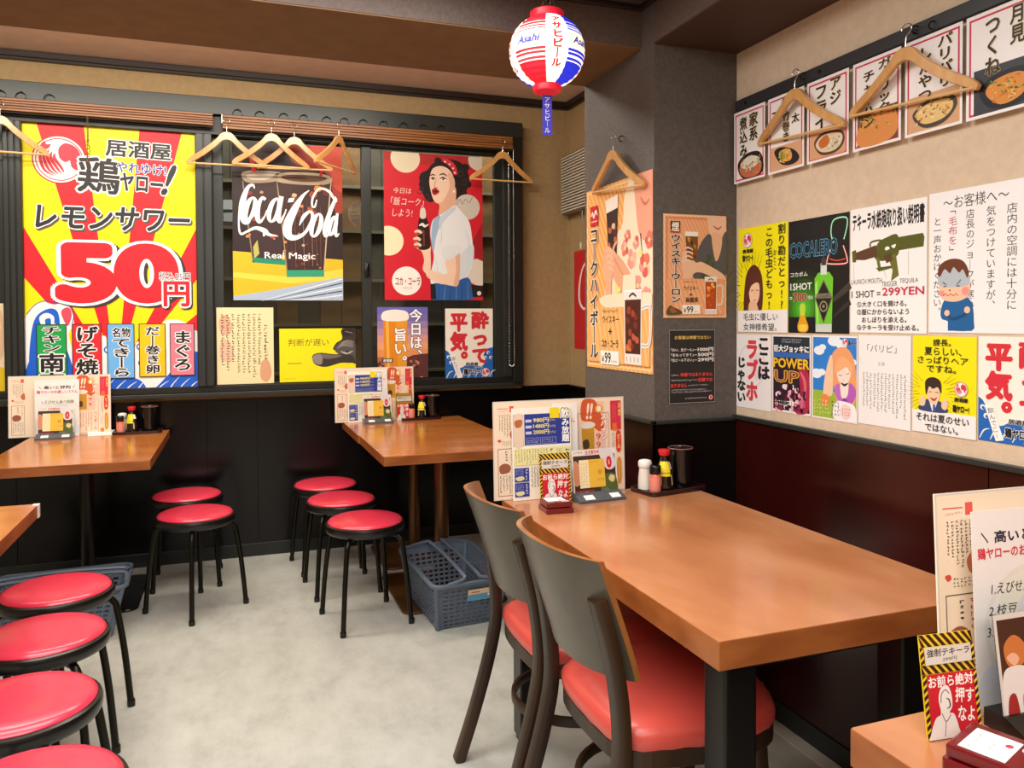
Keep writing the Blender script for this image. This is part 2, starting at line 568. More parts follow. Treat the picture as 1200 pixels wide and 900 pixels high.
# ------------------------------------------------------------------ stools
def make_stool(label, group):
    t = thing('round_stool', label, 'stool', (0, 0, 0), 0, group)
    H = .465
    b = MB()
    prof = [(.0, H)]
    prof = [(.160, H-.026), (.166, H-.022), (.1675, H-.015), (.163, H-.008), (.150, H-.003), (.12, H+.001), (.06, H+.003), (.001, H+.0035)]
    b.lathe(prof, M_RED, 48)
    b.build('seat', t)
    b = MB()
    b.lathe([(.03, H-.062), (.158, H-.062), (.172, H-.056), (.178, H-.046), (.179, H-.028), (.176, H-.02), (.168, H-.017), (.16, H-.02), (.05, H-.02)], M_RIM, 48)
    b.build('rim', t)
    for k in range(4):
        a = PI/2*k
        c, s = math.cos(a), math.sin(a)
        pts = [(.03, H-.068), (.135, H-.068), (.158, H-.072), (.174, H-.088), (.182, H-.115), (.204, .20), (.222, .008)]
        sp = [(p.x*c, p.x*s, p.y) for p in smooth_path([(x, z, 0) for x, z in pts], 5)]
        b = MB()
        b.tube(sp, .0112, M_TUBE, 12)
        lg = b.build('leg', t)
        f = MB()
        f.lathe([(.0135, 0), (.0135, .02), (.012, .024)], M_BLACK, 14, Matrix.Translation((.2225*c, .2225*s, 0)))
        f.build('foot_cap', lg)
    return t
G_ST = 'round red stools'
stool = make_stool('red round stool at the window-side left table, the nearer of its two', G_ST)
stool.location = (-.158, 4.0, 0); stool.rotation_euler = (0, 0, math.radians(-3))
for (x, y, rz, lab) in [
    (-.215, 4.45, 45, 'red round stool tucked behind another, nearer the striped lemon sour poster'),
    (.575, 3.59, -35, 'red round stool nearest the viewer of the three by the middle tables'),
    (.530, 4.06, -40, 'red round stool in the middle of the row of three at the joined tables'),
    (.497, 4.47, -38, 'red round stool nearest the dark wainscot in the row of three'),
    (-.560, 3.03, 8, 'red round stool in the left foreground, beside the grey basket and guarded corner'),
    (-.520, 2.60, 40, 'second red round stool from the basket in the left foreground row'),
    (-.480, 2.15, 30, 'third red round stool from the basket in the left foreground row'),
    (-.375, 1.735, 25, 'red round stool cut off by the bottom edge of the photo')]:
    dup(stool, (x, y, 0), math.radians(rz), lab)

# ------------------------------------------------------------------ wooden chairs
def make_chair(label, group):
    t = thing('dining_chair', label, 'chair', (0, 0, 0), 0, group)
    # seat outline: wide rounded front, narrower back   (+x is forward)
    out = smooth_path([(-.195, -.165, 0), (-.215, 0, 0), (-.195, .165, 0), (-.10, .205, 0), (.06, .222, 0), (.17, .19, 0), (.222, .09, 0), (.23, 0, 0), (.222, -.09, 0), (.17, -.19, 0), (.06, -.222, 0), (-.10, -.205, 0)], 5, True)
    o2 = [(p.x, p.y) for p in out]
    b = MB()
    b.prism(o2, .395, .437, M_CHAIRWOOD, .004)
    b.build('seat_frame', t)
    b = MB()
    n = len(o2)
    vs, fs = [], []
    rings = [(1.0, .437), (1.015, .446), (1.02, .462), (.99, .478), (.92, .489), (.75, .498), (.45, .503), (.15, .504)]
    for sc, z in rings:
        for i, (x, y) in enumerate(o2):
            wr = .0022*math.sin(i*2.7)*(1 if sc > .95 else .4)
            vs.append((x*sc*(1+wr), y*sc*(1+wr), z+wr*.8))
    for j in range(len(rings)-1):
        for i in range(n):
            k = (i+1) % n
            fs.append([j*n+i, j*n+k, (j+1)*n+k, (j+1)*n+i])
    fs.append([(len(rings)-1)*n+i for i in range(n)])
    b.add(vs, fs, M_CUSH, True)
    b.build('seat_cushion', t)
    for s in (-1, 1):
        pts = [(-.335, s*.205, 0), (-.285, s*.2, .15), (-.235, s*.195, .33), (-.215, s*.192, .46), (-.230, s*.19, .62), (-.268, s*.184, .775)]
        b = MB()
        b.tube(smooth_path(pts, 5), 0, M_CHAIRWOOD, 16, flat=(.0155, .023))
        lg = b.build('rear_leg', t)
        q = MB()
        q.lathe([(.007, 0), (.007, .003), (.005, .005)], M_STEEL, 12, Matrix.Translation((-.218, s*.2055, .415)) @ Matrix.Rotation(-s*PI/2, 4, 'X'))
        q.build('bolt', lg)
        b = MB()
        b.tube([(.155, s*.155, .395), (.165, s*.16, .2), (.172, s*.165, 0)], 0, M_CHAIRWOOD, 16, flat=(.017, .017))
        b.build('front_leg', t)
    # ring stretcher
    b = MB()
    b.tube([(-.03+.185*math.cos(2*PI*i/40), .175*math.sin(2*PI*i/40), .255) for i in range(40)], 0, M_CHAIRWOOD, 12, closed=True, flat=(.007, .014))
    b.build('ring_stretcher', t)
    # curved back panel, held in front of the rear legs, leaning back
    NY, NZ = 20, 8
    def pos(u, v, off):
        y = (u-.5)*(.412-.02*(1-v))
        z = .592+.268*v+.012*(1-(2*u-1)**2)*v
        x = -.218-.092*v**1.1-.045*(1-(2*u-1)**2)
        if v > .93 or v < .05:
            pass
        r = 1-(2*u-1)**2
        return (x+off+.034*(2*u-1)**4, y, z)
    def grid(off):
        return [pos(i/NY, j/NZ, off) for j in range(NZ+1) for i in range(NY+1)]
    A, B = grid(0.0), grid(.013)
    idx = lambda i, j: j*(NY+1)+i
    b = MB()
    q = [[idx(i, j), idx(i+1, j), idx(i+1, j+1), idx(i, j+1)] for j in range(NZ) for i in range(NY)]
    b.add(A, q, M_PANELBACK, True)
    b.add(B, q, M_PANELFRONT, True)
    edge = [idx(i, 0) for i in range(NY+1)]+[idx(NY, j) for j in range(1, NZ+1)]+[idx(i, NZ) for i in range(NY-1, -1, -1)]+[idx(0, j) for j in range(NZ-1, 0, -1)]
    ev = [A[k] for k in edge]+[B[k] for k in edge]
    m = len(edge)
    b.add(ev, [[i, (i+1) % m, m+(i+1) % m, m+i] for i in range(m)], M_PANELFRONT, False)
    b.build('back_panel', t)
    return t
ch = make_chair('dark wooden chair with red seat nearest the viewer, at the long table', 'wooden chairs at the long table')
ch.location = (.985, 1.665, 0); ch.rotation_euler = (0, 0, math.radians(0))
dup(ch, (.985, 2.118, 0), math.radians(-1), 'dark wooden chair with red seat farther along the table, by the grey basket')

# ------------------------------------------------------------------ shopping baskets
def make_basket(label, group):
    t = thing('shopping_basket', label, 'basket', (0, 0, 0), 0, group)
    L, Wd, H = .53, .36, .225      # rim
    l, wd = .40, .28               # floor
    def panel(p00, p10, p01, p11, nx, nz, hx, hz, b, rows=None):
        P = lambda u, v: [(p00[i]*(1-u)+p10[i]*u)*(1-v)+(p01[i]*(1-u)+p11[i]*u)*v for i in range(3)]
        for i in range(nx):
            for j in range(nz):
                u0, u1, v0, v1 = i/nx, (i+1)/nx, j/nz, (j+1)/nz
                o = [P(u0, v0), P(u1, v0), P(u1, v1), P(u0, v1)]
                if rows and not rows(i, j):
                    b.add(o, [[0, 1, 2, 3]], M_BASKET)
                    continue
                a0, a1 = u0+(u1-u0)*hx, u1-(u1-u0)*hx
                c0, c1 = v0+(v1-v0)*hz, v1-(v1-v0)*hz
                q = [P(a0, c0), P(a1, c0), P(a1, c1), P(a0, c1)]
                b.add(o+q, [[0, 1, 5, 4], [1, 2, 6, 5], [2, 3, 7, 6], [3, 0, 4, 7]], M_BASKET)
    def corner(w2, l2, z):
        return [(-w2, -l2, z), (w2, -l2, z), (w2, l2, z), (-w2, l2, z)]
    A, B = corner(wd/2, l/2, .006), corner(Wd/2-.008, L/2-.008, H-.012)
    b = MB()
    for k in range(4):
        j = (k+1) % 4
        long_ = k in (1, 3)
        nx = 16 if long_ else 11
        panel(A[k], A[j], B[k], B[j], nx, 10, .16, .24, b, lambda i, jj, nx=nx: 0 < i < nx-1 and jj < 9)
    panel(A[0], A[1], A[3], A[2], 10, 14, .2, .2, b, lambda i, j: 0 < i < 9 and 0 < j < 13)
    o = b.build('basket_body', t)
    md = o.modifiers.new('thickness', 'SOLIDIFY')
    md.thickness = .0032
    b = MB()
    rim = [(x, y, H-.006) for x, y in rrect(-Wd/2, -L/2, Wd/2, L/2, .045, 6)]
    b.tube(rim, 0, M_BASKET, 12, closed=True, flat=(.009, .008))
    for kx, ky in ((0, -1), (0, 1), (-1, 0), (1, 0)):   # corner ribs
        pass
    for (sx, sy) in ((-1, -1), (1, -1), (1, 1), (-1, 1)):
        b.tube([(sx*(wd/2-.004), sy*(l/2-.004), .004), (sx*(Wd/2-.015), sy*(L/2-.015), H-.01)], .012, M_BASKET, 10)
    b.build('rim', t)
    for s in (-1, 1):
        # handles folded down onto the rim, meeting over the middle
        x = s*.028
        pts = [(s*.115, -L/2+.002, H), (s*.06, -L/2+.004, H+.010), (s*.036, -L/2+.014, H+.016), (s*.034, -L/2+.05, H+.022), (s*.034, 0, H+.030), (s*.034, L/2-.05, H+.022), (s*.036, L/2-.014, H+.016), (s*.06, L/2-.004, H+.010), (s*.115, L/2-.002, H)]
        b = MB()
        b.tube(smooth_path(pts, 5), 0, M_BASKET, 12, flat=(.008, .006))
        hd = b.build('handle', t)
    return t
bk = make_basket('blue-grey shopping basket on the floor beside the joined tables, two price stickers on its front', 'grey shopping baskets on the floor')
bk['label'] = 'blue-grey plastic basket on the floor beside the joined tables, sticker on its near end'
bk.location = (.965, 3.545, .0135); bk.rotation_euler = (math.radians(3.6), 0, math.radians(5))
b2 = dup(bk, (-.70, 3.90, .0), math.radians(92), 'grey plastic basket on the floor behind the left foreground stools')
st = MB()
def sticker():
    L, H = .53, .225
    # lies on the near short wall, which leans outwards
    a = math.atan2((.53-.40)/2-.008, H-.018)
    M = Matrix.Translation((.055, -.2585+.013, .158)) @ Matrix.Rotation(a, 4, 'X')
    st.box((-.075, -.0045, -.03), (.075, -.003, .03), mat('sticker_blue', '5f9fc4', .4), M=M)
    st.box((-.075, -.0052, .004), (.075, -.0045, .03), mat('sticker_orange', 'e8c9a4', .4), M=M)
    for i in range(4):
        st.box((.02+.011*i, -.0052, -.012), (.028+.011*i, -.0045, .0), M_PAPER, M=M)
    st.box((-.06, -.0056, .012), (-.02, -.0052, .018), mat('sticker_red', 'cf5a33', .4), M=M)
sticker()
so = st.build('price_sticker', bk)

# ------------------------------------------------------------------ hangers
def make_hanger(label, group, hook=.075):
    t = thing('clothes_hanger', label, 'hanger', (0, 0, 0), 0, group)
    # origin at the top of the hook; wood apex 'hook' below
    z0 = -hook
    b = MB()
    top = smooth_path([(-.212, -.172, 0), (-.195, -.150, 0), (-.13, -.105, 0), (-.06, -.045, 0), (-.03, -.010, 0), (0, 0, 0), (.03, -.010, 0), (.06, -.045, 0), (.13, -.105, 0), (.195, -.150, 0), (.212, -.172, 0)], 5)
    bot = smooth_path([(.205, -.188, 0), (.185, -.176, 0), (.12, -.135, 0), (.055, -.082, 0), (.025, -.052, 0), (0, -.044, 0), (-.025, -.052, 0), (-.055, -.082, 0), (-.12, -.135, 0), (-.185, -.176, 0), (-.205, -.188, 0)], 5)
    n = len(top)
    vs, fs = [], []
    for k, ys in enumerate((-.007, .007)):
        for i in range(n):
            x = top[i].x
            yo = .022*(x/.21)**2      # slightly bowed, as suit hangers are
            vs.append((x, ys+yo, z0+top[i].y))
            q = bot[n-1-i]
            vs.append((q.x, ys+yo, z0+q.y))
    for i in range(n-1):
        a, c, d = 2*i, 2*n+2*i, 2
        fs += [[a, a+1, a+3, a+2], [c, c+2, c+3, c+1], [a, a+2, c+2, c], [a+1, c+1, c+3, a+3]]
    fs += [[0, 2*n, 2*n+1, 1], [2*n-2, 2*n-1, 4*n-1, 4*n-2]]
    b.add(vs, fs, M_HANGER, True)
    o = b.build('shoulder_bow', t)
    bv = o.modifiers.new('round', 'BEVEL')
    bv.width = .003; bv.segments = 2; bv.limit_method = 'ANGLE'
    b = MB()
    b.tube([(-.198, .018, z0-.178), (.198, .018, z0-.178)], .0055, M_BAR, 10)
    b.build('trouser_bar', t)
    b = MB()
    R = .016
    hk = [(R*math.sin(a), 0, -R+R*math.cos(a)) for a in [math.radians(d) for d in range(-100, 121, 20)]]
    hk = hk+[(.006, 0, -R*2.1), (0, 0, -R*2.7), (0, 0, z0-.01)]
    b.tube(smooth_path(hk, 3), .0016, M_WIRE, 8)
    b.build('hook', t)
    return t
GH = 'beech hangers along the window head'
hg = make_hanger('light wooden hanger in front of the white-lettered cola poster, leftmost of its cluster', GH)
hg.location = (.004, 4.655, 2.478)
R = math.radians
dup(hg, (.239, 4.615, 2.478), 0, 'light wooden hanger over the left side of the cola glass poster, second of the cluster', rot=(0, 0, R(5)))
dup(hg, (.365, 4.66, 2.478), 0, 'light wooden hanger half hidden behind others, third of the cluster', rot=(0, 0, R(-7)))
dup(hg, (.60, 4.55, 2.478), 0, 'orange wooden hanger turned sideways at the right end of the cluster', rot=(0, 0, R(50)))
dup(hg, (1.615, 4.655, 2.478), 0, 'light wooden hanger at the upper right corner of the woman poster', rot=(0, 0, R(2)))
dup(hg, (-1.075, 4.65, 2.478), 0, 'wooden hanger cut off by the left edge of the photo', rot=(0, 0, R(4)))
dup(hg, (1.36, 2.655, 2.05), 0, 'wooden hanger hanging on the grey pillar above the highball poster', rot=(R(0), R(5), R(-90)), group=None).scale = (1, 1, .8)
dup(hg, (1.684, 2.045, 2.14), 0, 'wooden hanger over the pink-framed menu slips, nearer the pillar', rot=(0, R(4), R(-92))).scale = (1, 1, .8)
dup(hg, (1.684, 1.613, 2.13), 0, 'wooden hanger over the pink-framed menu slips, farther from the pillar', rot=(0, R(4), R(-90))).scale = (1, 1, .8)

# ------------------------------------------------------------------ window blinds, rings, cords
def blind(label, x0, x1, zb):
    t = thing('rolled_blind', label, 'blind', ((x0+x1)/2, 4.68, zb), 0, 'rolled wooden blinds')
    w2 = (x1-x0)/2
    h = 2.503-zb
    b = MB()
    n = 5
    for i in range(n):
        b.box((-w2, -.006+.002*(i % 2), i*h/n+.001), (w2, .014, (i+1)*h/n-.001), M_BLIND, .002)
    b.build('folded_slats', t)
    b = MB()
    b.box((-w2-.004, -.002, h-.002), (w2+.004, .014, h+.004), M_FRAMED)
    b.box((-w2-.006, -.009, h*.35), (-w2, .016, h), mat('blind_bracket', '8b8781', .3, .8), .001)
    b.build('head_rail', t)
    b = MB()
    b.tube([(-w2, .006, -.006), (w2, .006, -.006)], .004, mat('blind_bottom', '2a221c', .5), 8)
    b.build('bottom_rod', t)
    return t
blind('rolled-up brown wooden blind above the red and yellow striped poster', -1.9, -.068, 2.437)
blind('rolled-up brown wooden blind above the cola and woman posters', -.018, 1.69, 2.425)
GR = 'black hook rings along the window head'
ring = MB()
ring.tube([(.026*math.cos(2*PI*i/24), 0, .026*math.sin(2*PI*i/24)) for i in range(2, 25)], .0022, M_BLACKWIRE, 8)
ring.tube([(.0, 0, .026), (0, .012, .03)], .003, M_BLACKWIRE, 8)
r0 = None
for x in (-1.08, -.99, -.86, .06, .18, .31, .42, .55, .65, .76, .88, 1.0, 1.12, 1.23):
    if r0 is None:
        r0 = ring.build('hook_ring')
        o = r0
        tag(o, 'small black wire ring on the grey window head', 'hook ring', GR)
    else:
        o = r0.copy(); COL.objects.link(o)
    o.location = (x, 4.684, 2.512)
    o.rotation_euler = (0, 0, random.uniform(-.4, .4))
r0.name = 'hook_ring'
# pull cord with wooden tassel, left
t = thing('pull_cord', 'thin blind cord with a small wooden toggle before the round hen emblem', 'cord', (-.684, 4.655, 2.19))
b = MB()
b.tube([(0, 0, .245), (0, 0, .015)], .0018, mat('cord_beige', '5a4628', .7), 6)
b.tube([(.004, .004, .245), (.004, .003, .11), (.012, .003, .06), (-.004, .003, .035), (0, 0, .015)], .0018, mat('cord_beige', '5a4628', .7), 6)
b.tube([(0.012*math.sin(i*.9), .002, .03+.006*i) for i in range(16)], .0018, mat('cord_beige', '5a4628', .7), 6)
b.build('cord', t)
b = MB(); b.lathe([(.004, .02), (.007, .016), (.009, .005), (.008, 0), (.003, -.003)], mat('toggle_wood', '5a3216', .4), 14); b.build('toggle', t)
# ball chain, right
b = MB()
def ball(c, r, m):
    q = bmesh.new(); bmesh.ops.create_icosphere(q, subdivisions=1, radius=r)
    b.bm(q, m, True, Matrix.Translation(c))
for k in range(74):
    z = k*.0185
    ball((-.016, 0, z), .0042, M_WIRE); ball((.016, 0, z), .0042, M_WIRE)
b.tube([(-.016, 0, 0), (-.016, 0, 1.36)], .001, M_WIRE, 6)
b.tube([(.016, 0, 0), (.016, 0, 1.36)], .001, M_WIRE, 6)
for a in range(0, 181, 20):
    ball((.016*math.cos(R(a)), 0, -.016*math.sin(R(a))), .0042, M_WIRE)
o = b.build('ball_chain', None, (1.682, 4.692, 1.08)); tag(o, 'looped silver ball chain of the blind at the right window edge', 'chain')
# coat rail on the right wall
b = MB()
b.box((XR-.02, .4, 2.098), (XR, 2.412, 2.138), mat('rail_dark', '2b2a2c', .45), .003)
o = b.build('coat_rail'); tag(o, 'dark wooden rail along the right wall above the pink-framed menu slips', 'rail')
b = MB()
for y in (2.35, 1.98, 1.62):
    b.lathe([(.006, 0), (.005, .003), (.001, .004)], M_STEEL, 10, Matrix.Translation((XR-.02, y, 2.117)) @ Matrix.Rotation(-PI/2, 4, 'Y'))
b.build('screws', o)
hook = MB()
hook.tube([(0, 0, 0), (-.012, 0, -.002), (-.02, 0, -.012), (-.014, 0, -.022), (-.004, 0, -.02)], .002, M_BLACKWIRE, 8)
h0 = None
for (x, y, z, lab) in ((XR-.02, 2.045, 2.133, 'small black screw hook on the rail holding the hanger nearer the pillar'), (XR-.02, 1.613, 2.128, 'small black screw hook on the rail holding the hanger farther from the pillar'), (XR-.02, 1.56, 2.122, 'empty black screw hook on the dark rail'), (XPA-.001, 2.655, 2.045, 'small hook on the grey pillar above the highball poster')):
    o = hook.build('screw_hook') if h0 is None else h0.copy()
    if h0 is not None: COL.objects.link(o)
    h0 = h0 or o
    o.location = (x, y, z); tag(o, lab, 'hook', 'small wall hooks')

# ------------------------------------------------------------------ air vent on the alcove wall
t = thing('air_vent', 'pale slatted ventilation grille on the wall left of the pillar', 'vent', (XC, 4.56, 2.037))
b = MB()
b.box((-.065, -.20, 0), (0, .20, .38), mat('vent_box', '6e675a', .45), .004)
b.build('housing', t)
for i in range(26):
    pass
b = MB()
for i in range(20):
    z = .012+i*.0182
    b.box((-.076, -.19, z), (-.064, .19, z+.008), mat('vent_slat', 'd4cdbd', .45), M=None)
b.build('louvre', t)
b = MB(); b.tube([(-.05, -.08, 0), (-.05, -.08, -.16), (-.05, -.06, -.2)], .002, M_WIRE, 6); b.tube([(-.05, -.06, -.2), (-.05, -.06, -.24)], .006, M_WHITE, 8); b.build('pull_string', t)
# ------------------------------------------------------------------ printed sheets
_TX = {}
def text_mesh(s, off=0.0, shear=0.0, vert=False, align='CENTER', res=2):
    key = (s, shear, vert, align, res)
    if key in _TX:
        return _TX[key]
    c = bpy.data.curves.new('t', 'FONT')
    if vert:
        tr = {'ー': '｜', '「': '﹁', '」': '﹂', '。': '︒', '、': '︑', '〜': '≀', '－': '｜', '…': '︙'}
        s = '\n'.join(tr.get(ch, ch) for ch in s)
        c.space_line = 1.0
    c.body = s
    c.align_x = align
    c.resolution_u = res
    c.shear = shear
    o = bpy.data.objects.new('t', c)
    COL.objects.link(o)
    bpy.context.view_layer.update()
    dg = bpy.context.evaluated_depsgraph_get()
    m = bpy.data.meshes.new_from_object(o.evaluated_get(dg))
    vs = [(v.co.x, v.co.y) for v in m.vertices]
    fs = [list(p.vertices) for p in m.polygons]
    bpy.data.objects.remove(o); bpy.data.curves.remove(c); bpy.data.meshes.remove(m)
    _TX[key] = (vs, fs)
    return vs, fs

def cr2(pts, sub=5, closed=False):
    return [(p.x, p.y) for p in smooth_path([(x, y, 0) for x, y in pts], sub, closed)]

class Art:
    """a printed sheet: everything is laid out in percent of its width (u) and height (v, downwards)"""
    STEP = 3e-5
    def __init__(s, W, H, sheet='f0ece6', th=.0006, frame=None):
        s.W, s.H, s.th, s.d = W, H, th, 3e-5
        s.parts = {}
        s.frame = frame
        b = MB()
        b.box((-W/2, -th, 0), (W/2, 0, H), ink(sheet))
        s.sheet = b
        s.clip = True
    def part(s, p):
        if p not in s.parts:
            m = MB(); m.flatart = True
            s.parts[p] = m
        return s.parts[p]
    def pt(s, u, v):
        return (u/100-.5)*s.W, (1-v/100)*s.H
    def ly(s):
        s.d += s.STEP
        return -s.th-s.d
    def raw(s, xz, faces, col, part):
        y = s.ly()
        s.part(part).add([(x, y, z) for x, z in xz], faces, ink(col))
    def poly(s, pts, col, part='artwork'):
        """pts in percent, clipped to the sheet"""
        P = list(pts)
        for ax, lim, sg in ((0, 0, 1), (0, 100, -1), (1, 0, 1), (1, 100, -1)):
            if all((p[ax]-lim)*sg >= 0 for p in P):
                continue
            out = []
            for i in range(len(P)):
                a, b = P[i-1], P[i]
                ia, ib = (a[ax]-lim)*sg >= 0, (b[ax]-lim)*sg >= 0
                if ia != ib:
                    t = (lim-a[ax])/(b[ax]-a[ax])
                    q = [a[0]+(b[0]-a[0])*t, a[1]+(b[1]-a[1])*t]
                    out.append(tuple(q))
                if ib:
                    out.append(b)
            P = out
            if not P:
                return
        # counter-clockwise seen from the front
        A = sum(P[i-1][0]*P[i][1]-P[i][0]*P[i-1][1] for i in range(len(P)))
        if A > 0:
            P = P[::-1]
        s.raw([s.pt(*p) for p in P], [list(range(len(P)))], col, part)
    def rect(s, u0, v0, u1, v1, col, part='artwork'):
        s.poly([(u0, v0), (u1, v0), (u1, v1), (u0, v1)], col, part)
    def blob(s, pts, col, part='artwork', sub=5):
        s.poly(cr2(pts, sub, True), col, part)
    def circ(s, u, v, r, col, part='artwork', rv=None, n=40):
        k = s.W/s.H
        rv = r*k if rv is None else rv
        s.poly([(u+r*math.cos(2*PI*i/n), v+rv*math.sin(2*PI*i/n)) for i in range(n)], col, part)
    def frame_rect(s, u0, v0, u1, v1, t, col, part='artwork'):
        tv = t*s.W/s.H
        for q in ((u0, v0, u1, v0+tv), (u0, v1-tv, u1, v1), (u0, v0, u0+t, v1), (u1-t, v0, u1, v1)):
            s.rect(*q, col, part)
    def stroke(s, pts, w, col, part='artwork', smooth=True, sub=6, closed=False):
        """ribbon of width w (percent of sheet width; scalar or per point)"""
        n0 = len(pts)
        ws = list(w) if isinstance(w, (list, tuple)) else [w]*n0
        P = [(s.pt(*p)[0], s.pt(*p)[1], ws[i]) for i, p in enumerate(pts)]
        if smooth and n0 > 2:
            P = [tuple(q) for q in smooth_path(P, sub, closed)]
        n = len(P)
        xz, fs = [], []
        for i in range(n):
            a = P[i-1] if closed else P[max(i-1, 0)]
            b = P[(i+1) % n] if closed else P[min(i+1, n-1)]
            dx, dz = b[0]-a[0], b[1]-a[1]
            L = math.hypot(dx, dz) or 1
            h = max(P[i][2], .01)/100*s.W/2
            xz += [(P[i][0]-dz/L*h, P[i][1]+dx/L*h), (P[i][0]+dz/L*h, P[i][1]-dx/L*h)]
        for i in range(n if closed else n-1):
            j = (i+1) % n
            fs.append([2*i+1, 2*j+1, 2*j, 2*i])
        s.raw(xz, fs, col, part)
    def t(s, txt, u0, v0, u1, v1, col, b=.0, o=None, ow=.04, vert=False, part='lettering', shear=0, sh=None, sd=(.03, -.03), rot=0, o2=None, o2w=.09):
        """text fitted to the box u0..u1, v0..v1"""
        vs0, fs0 = text_mesh(txt, 0, shear, vert, res=8 if txt in ('50', '円') else 2)
        if not vs0:
            return
        xs, ys = [v[0] for v in vs0], [v[1] for v in vs0]
        x0, x1, y0, y1 = min(xs), max(xs), min(ys), max(ys)
        X0, Z1 = s.pt(u0, v0)
        X1, Z0 = s.pt(u1, v1)
        sx = (X1-X0)/max(x1-x0, 1e-6)
        sy = (Z1-Z0)/max(y1-y0, 1e-6)
        cx, cz = (X0+X1)/2, (Z0+Z1)/2
        ca, sa = math.cos(math.radians(rot)), math.sin(math.radians(rot))
        em = 1.0
        def put(c, grow=0.0, dx=0, dy=0, n=8):
            """the glyphs, thickened by overlaying copies shifted round a small circle"""
            sh_ = [(0, 0)]
            if grow > 0:
                sh_ += [(grow*math.cos(2*PI*i/n), grow*math.sin(2*PI*i/n)) for i in range(n)]
            acc = s.part(part)
            for (ax, ay) in sh_:
                out = []
                for (x, y) in vs0:
                    X = X0+(x-x0+dx+ax)*sx-cx
                    Z = Z0+(y-y0+dy+ay)*sy-cz
                    out.append((cx+X*ca-Z*sa, -s.th-s.d, cz+X*sa+Z*ca))
                acc.add(out, fs0, ink(c))
                s.d += 1.2e-5
            s.d += s.STEP
        if sh:
            put(sh, b+(ow if o else 0), *sd, n=max(8, 20 if len(txt) < 3 else 8))
        if o2:
            put(o2, b+o2w, n=8)
        if o:
            put(o, b+ow, n=20 if txt == '50' else 8)
        put(col, b if b > .009 else 0, n=20 if txt == '50' else 6)
    def scrib(s, u0, v0, u1, v1, nu, nv, col, vert=True, fill=.85, part='small_print', rnd=None):
        """rows/columns of tiny unreadable marks"""
        r = rnd or random.Random(int(u0*7+v0*13+nu))
        y = s.ly()
        xz, fs = [], []
        cu, cv = (u1-u0)/nu, (v1-v0)/nv
        lens = {}
        for i in range(nu):
            for j in range(nv):
                ln = i if vert else j
                if ln not in lens:
                    lens[ln] = r.uniform(fill-.25, 1)
                q = (j/nv if vert else i/nu)
                if q > lens[ln]:
                    continue
                a, c = u0+i*cu, v0+j*cv
                for _ in range(3):
                    hz = r.random() < .55
                    x, z = a+cu*r.uniform(.15, .4), c+cv*r.uniform(.1, .6)
                    dx, dz = (cu*r.uniform(.3, .55), cv*.14) if hz else (cu*.14, cv*r.uniform(.3, .6))
                    k = len(xz)
                    xz += [s.pt(x, z+dz), s.pt(x+dx, z+dz), s.pt(x+dx, z), s.pt(x, z)]
                    fs.append([k, k+1, k+2, k+3])
        s.part(part).add([(p[0], y, p[1]) for p in xz], fs, ink(col))
    def place(s, name, label, cat, loc, rz=0, group=None, tilt=0, sheet_name='sheet', parent=None):
        """loc = middle of the lower edge; faces -Y when rz = 0"""
        if parent is None:
            t = thing(name, label, cat, loc, 0, group)
        else:
            t = bpy.data.objects.new(name, None); COL.objects.link(t); t.parent = parent; t.location = loc
        t.rotation_euler = (tilt, 0, rz)
        s.sheet.build(sheet_name, t)
        for n, m in s.parts.items():
            if m.v:
                m.build(n, t)
        return t

RW = -PI/2
def on_window(a, name, label, cat, x, z, group=None):
    return a.place(name, label, cat, (x, 4.7575, z), 0, group)
def on_right(a, name, label, cat, y, z, group=None):
    return a.place(name, label, cat, (XR-.0012, y, z), RW, group)

def hen_emblem(a, u, v, r, part='emblem', ringc='b01e28', red='d5394a', light='f4f0ee'):
    k = a.W/a.H
    a.circ(u, v, r, ringc, part); a.circ(u, v, r*.95, light, part); a.circ(u, v, r*.88, ringc, part); a.circ(u, v, r*.84, light, part)
    P = lambda pts: [(u+x*r, v+y*r*k) for x, y in pts]
    a.blob(P([(-.02, -.45), (.2, -.68), (.5, -.62), (.72, -.4), (.8, 0), (.66, .22), (.68, .42), (.45, .3), (.38, .02), (.22, .1), (.0, -.08)]), red, part)
    for i in range(5):
        q = i*.13
        a.stroke(P([(-.62+q*.9, -.5+q*.5), (-.7+q, -.05), (-.55+q*1.2, .45-q*.2), (-.2+q*.7, .68-q*.25)]), [r*.04, r*.12, r*.1, r*.02], red, part)
    a.blob(P([(-.68, -.55), (-.55, -.72), (-.45, -.6), (-.3, -.62), (-.38, -.45), (-.5, -.4)]), red, part)

